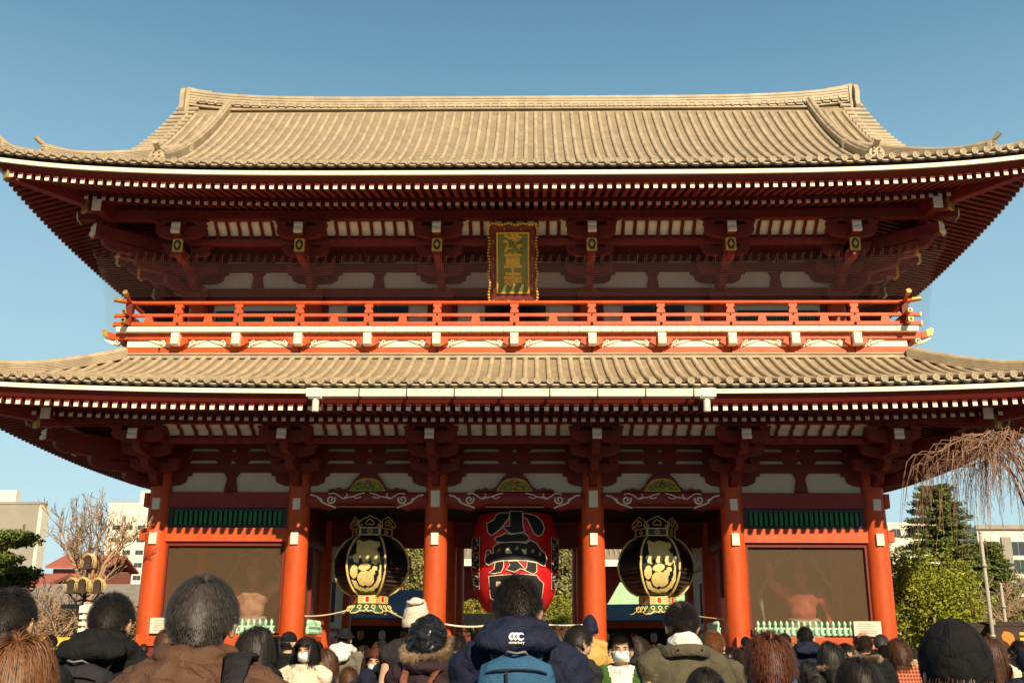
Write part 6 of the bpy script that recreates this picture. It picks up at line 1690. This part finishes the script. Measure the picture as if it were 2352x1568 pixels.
# --- front rows, seen from behind
person('man with dark cropped hair at the western edge, ear lit by the sun', 45, 2339, 190, 'short', 'black', 'slim', 'black')
person('woman with long auburn hair in the bottom western corner', 75, 2525, 215, 'long', 'chestnut', 'slim', 'jeans', smin=.86)
t = person('man in a black hooded jacket with a black backpack in front of the slatted sign', 452, 2360, 167, 'short', 'black', 'slim', 'black', hood='big', yaw=R(-6)); give_pack(t, CM['char'])
t = person('grey haired man in a shiny brown jacket with a broad black shoulder strap', 825, 2285, 268, 'smooth', 'grey', 'near', 'brown', wid=.196, smax=1.05)
b = MB(); b.tube([(.06,.16,1.38), (.115,.06,1.49), (.135,-.10,1.49), (.150,-.20,1.42), (.06,-.235,1.24), (-.1,-.22,1.02), (-.22,-.05,.92)], .040, 8, flat=.30); o = part('strap', b.mesh('strap', CM['char'], True), t)
b = MB(); b.tube([(.00,-.23,1.36), (-.035,-.25,1.39), (-.01,-.27,1.415), (.03,-.26,1.40), (.05,-.23,1.365)], .008, 6); link('strap_loop', b.mesh('strap_loop', CM['black'], True), o)
part('collar', blob([('t', [(.088*math.cos(u), -.03+.088*math.sin(u), 1.475) for u in [2*PI*k/16 for k in range(17)]], .032), ('t', [(.13*math.cos(u), -.03+.115*math.sin(u), 1.425) for u in [2*PI*k/16 for k in range(17)]], .042), ('t', [(.175*math.cos(u), -.03+.14*math.sin(u), 1.385) for u in [PI+PI*k/10 for k in range(11)]], .048)], .008, 3, 'collar', wrinkle(.012, 13)), t, CM['brown'])
tc_ = person('man with wavy dark hair in a navy hooded jacket with a blue backpack', 2072, 2295, 186, 'wavy', 'black', 'near', 'navy', hood='big', smax=1.08)
o = give_pack(tc_, CM['blue'])
for me_ in (hd for hd in [c for c in tc_.children if c.name.startswith('hood')]):
    cu = bpy.data.curves.new('t', 'FONT'); cu.body = 'canterbury'; cu.size = .0135; cu.align_x = 'CENTER'; cu.offset = .0003; cu.resolution_u = 2
    ob = bpy.data.objects.new('t', cu); COL.objects.link(ob); dg = bpy.context.evaluated_depsgraph_get(); dg.update(); lm = bpy.data.meshes.new_from_object(ob.evaluated_get(dg)); bpy.data.objects.remove(ob)
    for v in lm.vertices: v.co = Vector((v.co.x, 0, v.co.y + 1.452))
    stick(HDM['big'], lm); lm.materials.clear(); lm.materials.append(M['maskw']); lm.name = 'lettering'; link('lettering', lm, me_)
    b = MB()
    for k in range(3):                                   # three overlapping crescents
        cx_ = -.0145 + .0150*k; out_ = []; inn = []
        for j in range(15):
            a = PI*.22 + PI*1.62*j/14 if k == 2 else PI*.32 + PI*1.12*j/14
            out_.append((cx_ + .0155*math.cos(a), 1.478 + .0150*math.sin(a))); inn.append((cx_ + .003 + .0095*math.cos(a), 1.478 + .0085*math.sin(a)))
        for j in range(14): b.add([(out_[j][0],0,out_[j][1]), (out_[j+1][0],0,out_[j+1][1]), (inn[j+1][0],0,inn[j+1][1]), (inn[j][0],0,inn[j][1])], [(0,1,2,3)])
    lm = b.mesh('logo', M['maskw']); stick(HDM['big'], lm, .003); link('logo', lm, me_)
t = person('man with tousled dark hair in an olive coat with a pale grey hood', 2720, 2402, 130, 'spiky', 'black', 'coat', 'olive', yaw=R(10))
part('hood', blob([('b', (0,-.055,1.485), (.100,.080,.072)), ('b', (0,-.085,1.50), (.060,.05,.062))], .008, 4, 'hood', wrinkle(.006, 14)), t, CM['white'])
b = MB(); b.rings([[Vector((rx*math.cos(2*PI*i/36), -.02 + ry*math.sin(2*PI*i/36), z + .006*math.sin(6*PI*i/36))) for i in range(36)] for rx, ry, z in ((.150,.130,1.415), (.158,.142,1.425), (.150,.136,1.475), (.140,.128,1.480), (.125,.11,1.44))], cap0=False, cap1=False)
o = part('collar', b.mesh('collar', CM['olive'], True), t)
b = MB()
for q in (-.07, .07): b.ball((q,-.148,1.45), (.007,.005,.007), 8, 4)
link('button', b.mesh('button', CM['black'], True), o)
t = person('person in a dark plum parka with a shiny black hood trimmed with fur', 1716, 2472, 150, None, 'black', 'near', 'plum', wid=.235, yaw=R(-14))
part('hood', blob([('b', (0,-.01,1.615), (.118,.135,.128)), ('b', (0,-.05,1.56), (.115,.10,.10))], .008, 4, 'hood', wrinkle(.008, 16)), t, CM['shiny'])
part('fur_trim', fur_mesh([(-.135,.05,1.60), (-.14,-.03,1.545), (-.10,-.115,1.505), (0,-.155,1.490), (.10,-.115,1.500), (.14,-.03,1.54), (.14,.03,1.61)], 7000, .045, 9), t)
part('collar', blob([('t', [(.105*math.cos(u), -.02+.105*math.sin(u), 1.44) for u in [2*PI*k/16 for k in range(17)]], .045)], .010, 3, 'collar', wrinkle(.008, 14)), t, CM['plum'])
b = MB()
for s_ in (-1, 1): b.tube([(s_*.04,-.245,1.20), (s_*.085,-.19,1.36), (s_*.11,-.05,1.46), (s_*.12,.12,1.36)], .024, 8, flat=.35)
me, st, zp, hl = backpack(CM['brownbag'], z0=1.0, w=.12, h=.19, d=.06); o = part('backpack', me, t); link('strap', b.mesh('strap', CM['brownbag'], True), o)
person('person in a tall slouched beige beanie in front of the red column', 1668, 2408, 110, 'napes', 'black', 'slim', 'char', hat='slouch', hatc='beige', wid=.205)
t = person('person in a large plain black beanie with long brown hair at the bottom east', 3786, 2490, 275, 'under', 'brown', 'slim', 'black', hat='plain', hatc='black', wid=.212, smin=.84)
b = MB()
rs = [[Vector((.0985*math.cos(2*PI*i/40), -.012 + .1160*math.sin(2*PI*i/40), z)) for i in range(40)] for z in (1.536, 1.541)]; b.rings(rs, cap0=False, cap1=False); part('stripe', b.mesh('stripe', CM['white'], True), t)
person('short haired child at the bottom with a round glossy black head of hair', 3418, 2625, 143, 'bowl', 'black', 'slim', 'black', smin=.72)
person('child whose glossy black hair just shows in front of the olive coat', 2816, 2665, 128, 'bowl', 'black', 'slim', 'black', smin=.70)
person('woman with a thick auburn bob and a blue scarf', 3069, 2533, 177, 'bob', 'auburn', 'coat', 'cream', extras=('scarf:blue',), wid=.225, yaw=R(-12))
# --- second rows
person('woman with long straight black hair beside the brown jacket', 1030, 2500, 115, 'long', 'black', 'slim', 'black', yaw=R(-35), wid=.215)
person('second woman with long black hair, behind the nearer one', 1107, 2540, 62, 'long', 'black', 'slim', 'black', yaw=R(-30), wid=.21)
person('person in a black cap with the ear uncovered', 1157, 2522, 66, 'napes', 'black', 'slim', 'black', yaw=R(-20), hat='cap')
person('young woman with a fringe and white mask in a cream fleece coat, facing the camera', 1225, 2543, 86, 'fringe', 'black', 'coat', 'cream', yaw=R(172), extras=('mask', 'eyes', 'furcollar'), wid=.205)
person('woman with long reddish brown hair behind the cream fleece coat', 1302, 2590, 72, 'long', 'brown', 'slim', 'char', yaw=R(-60), wid=.21)
person('man in a black brimmed hat with a white hood over a grey olive jacket', 1380, 2508, 76, 'napes', 'dkbrown', 'slim', 'greyol', hood='soft', hoodc='white', hat='hat', wid=.235, yaw=R(-12))
person('small woman in a white mask looking this way between the hat and the auburn hair', 1446, 2580, 42, 'fringe', 'black', 'slim', 'char', yaw=R(170), extras=('mask', 'eyes'))
t = person('woman with auburn hair, glasses and a white mask facing the camera', 1504, 2586, 92, 'fringe', 'auburn', 'slim', 'char', yaw=R(176), extras=('mask', 'eyes'), wid=.215)
b = MB()
for s_ in (-1, 1): b.tube([(s_*.031+.020*math.cos(u), .092, 1.586+.016*math.sin(u)) for u in [2*PI*k/14 for k in range(15)]], .0012, 4)
part('glasses', b.mesh('glasses', M['steel'], True), t)
person('child in a dark hood in the bottom row', 1472, 2676, 82, 'short', 'black', 'puffy', 'navy', hat='plain', hatc='navy', smin=.70, wid=.212)
person('dark haired child beside the dark hooded one', 1524, 2686, 56, 'wavy', 'black', 'slim', 'black', smin=.72)
person('person in a black beanie near the dark stall', 1530, 2558, 40, 'napes', 'black', 'slim', 'char', hat='plain', wid=.212)
person('man with short black hair between the fur hood and the navy jacket', 1835, 2530, 60, 'wavy', 'black', 'slim', 'navy')
person('woman with long brown hair behind the shoulder of the navy jacket', 2232, 2500, 92, 'long', 'brown', 'slim', 'char', wid=.205, yaw=R(-20))
person('man with an undercut turning his head east in a dark jacket', 2320, 2492, 98, 'smooth', 'black', 'arms', 'char', yaw=R(-62))
person('person in a pointed navy knitted beanie and an ochre yellow jacket', 2361, 2469, 66, 'napes', 'black', 'slim', 'yellow', hat='point', hatc='navy', wid=.205)
person('person in a black knitted hat just behind the navy beanie', 2398, 2486, 30, 'napes', 'black', 'slim', 'char', hat='plain', wid=.212)
person('man in a white mask and an open moss green jacket, facing the camera', 2482, 2525, 96, 'spiky', 'black', 'slim', 'white', yaw=R(178), extras=('mask', 'eyes', 'open:green'))
person('woman with a dark ponytail looking west behind the masked man', 2554, 2543, 60, 'long', 'dkbrown', 'slim', 'char', yaw=R(60), wid=.205)
person('man with orange brown cropped hair in a dark olive jacket', 2851, 2517, 84, 'short', 'orange', 'near', 'olive', yaw=R(-15))
person('woman with a greyish brown bob in front of the red column', 2968, 2589, 72, 'bob', 'dkbrown', 'slim', 'grey', wid=.222)
person('person with black hair and glasses below the red column', 2920, 2584, 44, 'spiky', 'black', 'slim', 'black', yaw=R(60))
person('person whose round black hair shows beside the podium', 2979, 2543, 38, 'short', 'black', 'slim', 'char')
person('person with straw blond hair behind the auburn bob', 3176, 2571, 62, 'bob', 'blond', 'slim', 'char', wid=.222)
person('man with black hair against the green pickets', 3131, 2530, 50, 'wavy', 'black', 'slim', 'char')
person('man with cropped thinning hair in a puffy navy jacket', 3212, 2500, 63, 'crop', 'black', 'puffy', 'navy', hood='big', hoodc='navy', wid=.175)
person('woman with layered black hair and a fur collar', 3312, 2563, 82, 'long', 'black', 'puffy', 'char', extras=('furcollar',), wid=.215)
person('man in profile in front of the podium wall, looking east', 3373, 2568, 50, 'spiky', 'black', 'slim', 'navy', yaw=R(-75))
person('balding man in a black coat with a brown fur collar', 3440, 2520, 76, 'bald', 'dkbrown', 'puffy', 'black', extras=('furcollar',))
person('grey haired man looking east beside the easternmost red column', 3516, 2533, 52, 'smooth', 'grey', 'slim', 'grey', yaw=R(-60))
person('woman with a brown bob in a red tartan coat', 3579, 2556, 84, 'bob', 'brown', 'coat', 'plaid', wid=.222)
person('person with black hair between the balding man and the tartan coat', 3528, 2575, 48, 'short', 'black', 'slim', 'char')
person('woman with brown hair peeping from behind the brown jacket', 668, 2515, 86, 'bob', 'brown', 'slim', 'black', wid=.222)
person('man in profile looking up west of the black hooded jacket', 190, 2535, 46, 'short', 'black', 'slim', 'black', yaw=R(70))
person('masked person facing the camera at the east edge of the crowd', 3990, 2584, 44, 'spiky', 'black', 'slim', 'grey', yaw=R(160), extras=('mask', 'eyes'))
person('person in a dark coat with the collar up near the food stalls', 4052, 2556, 56, 'short', 'black', 'puffy', 'black')
person('person in a dark beanie at the bottom east edge', 4085, 2600, 84, 'napes', 'black', 'slim', 'navy', hat='plain', hatc='navy', wid=.212)
person('woman with long brown hair beside the big black beanie', 3945, 2545, 80, 'long', 'brown', 'slim', 'cream', wid=.21)
# --- farther rows: same kinds, small
FR = random.Random(12); combos = []
hl_ = [('short', 'black', 'short black hair'), ('long', 'black', 'long black hair'), ('bob', 'brown', 'a brown bob'), ('crop', 'grey', 'cropped grey hair'), ('smooth', 'dkbrown', 'smooth dark brown hair'), ('fringe', 'brown', 'long fringed brown hair')]
cl_ = [('slim', 'beige', 'pale beige'), ('slim', 'char', 'charcoal'), ('slim', 'tan', 'tan'), ('puffy', 'navy', 'puffy navy'), ('coat', 'grey', 'grey'), ('slim', 'red', 'dull red'), ('coat', 'white', 'white'), ('slim', 'green', 'moss green'), ('coat', 'black', 'long black')]
for a in hl_:
    for c in cl_: combos.append((a, c))
FR.shuffle(combos)
spots = []
for (x0, x1, k, y0) in ((100, 620, 6, 2572), (1085, 1480, 7, 2565), (1480, 2000, 7, 2566), (2140, 2650, 8, 2566), (2860, 3660, 13, 2578), (3660, 4090, 5, 2570)):
    for j in range(k): spots.append((x0 + (x1-x0)*(j+FR.uniform(.2, .8))/k, y0 + FR.uniform(-8, 22), FR.uniform(30, 46)))
spots += [(x_, y_, w_) for x_, y_, w_ in ((612,2640,66), (1600,2650,60), (1395,2668,64), (1900,2640,62), (2420,2660,66), (2610,2640,60), (3230,2640,66), (3260,2690,70), (2925,2660,66), (3600,2650,62))]
for (cx, yt, w), (a, c) in zip(spots, combos):
    back = FR.random() < .8
    person('distant person with %s and a %s %s%s' % (a[2], c[2], 'coat' if c[0] == 'coat' else 'jacket', '' if back else ', facing this way'), cx, yt, w, a[0], a[1], c[0], c[1], yaw=(FR.uniform(-.5, .5) if back else PI + FR.uniform(-.4, .4)), extras=() if back else ('eyes', 'mask'), group='people standing far back in the crowd', wid=.19 if a[0] in ('short', 'crop', 'smooth') else .21)
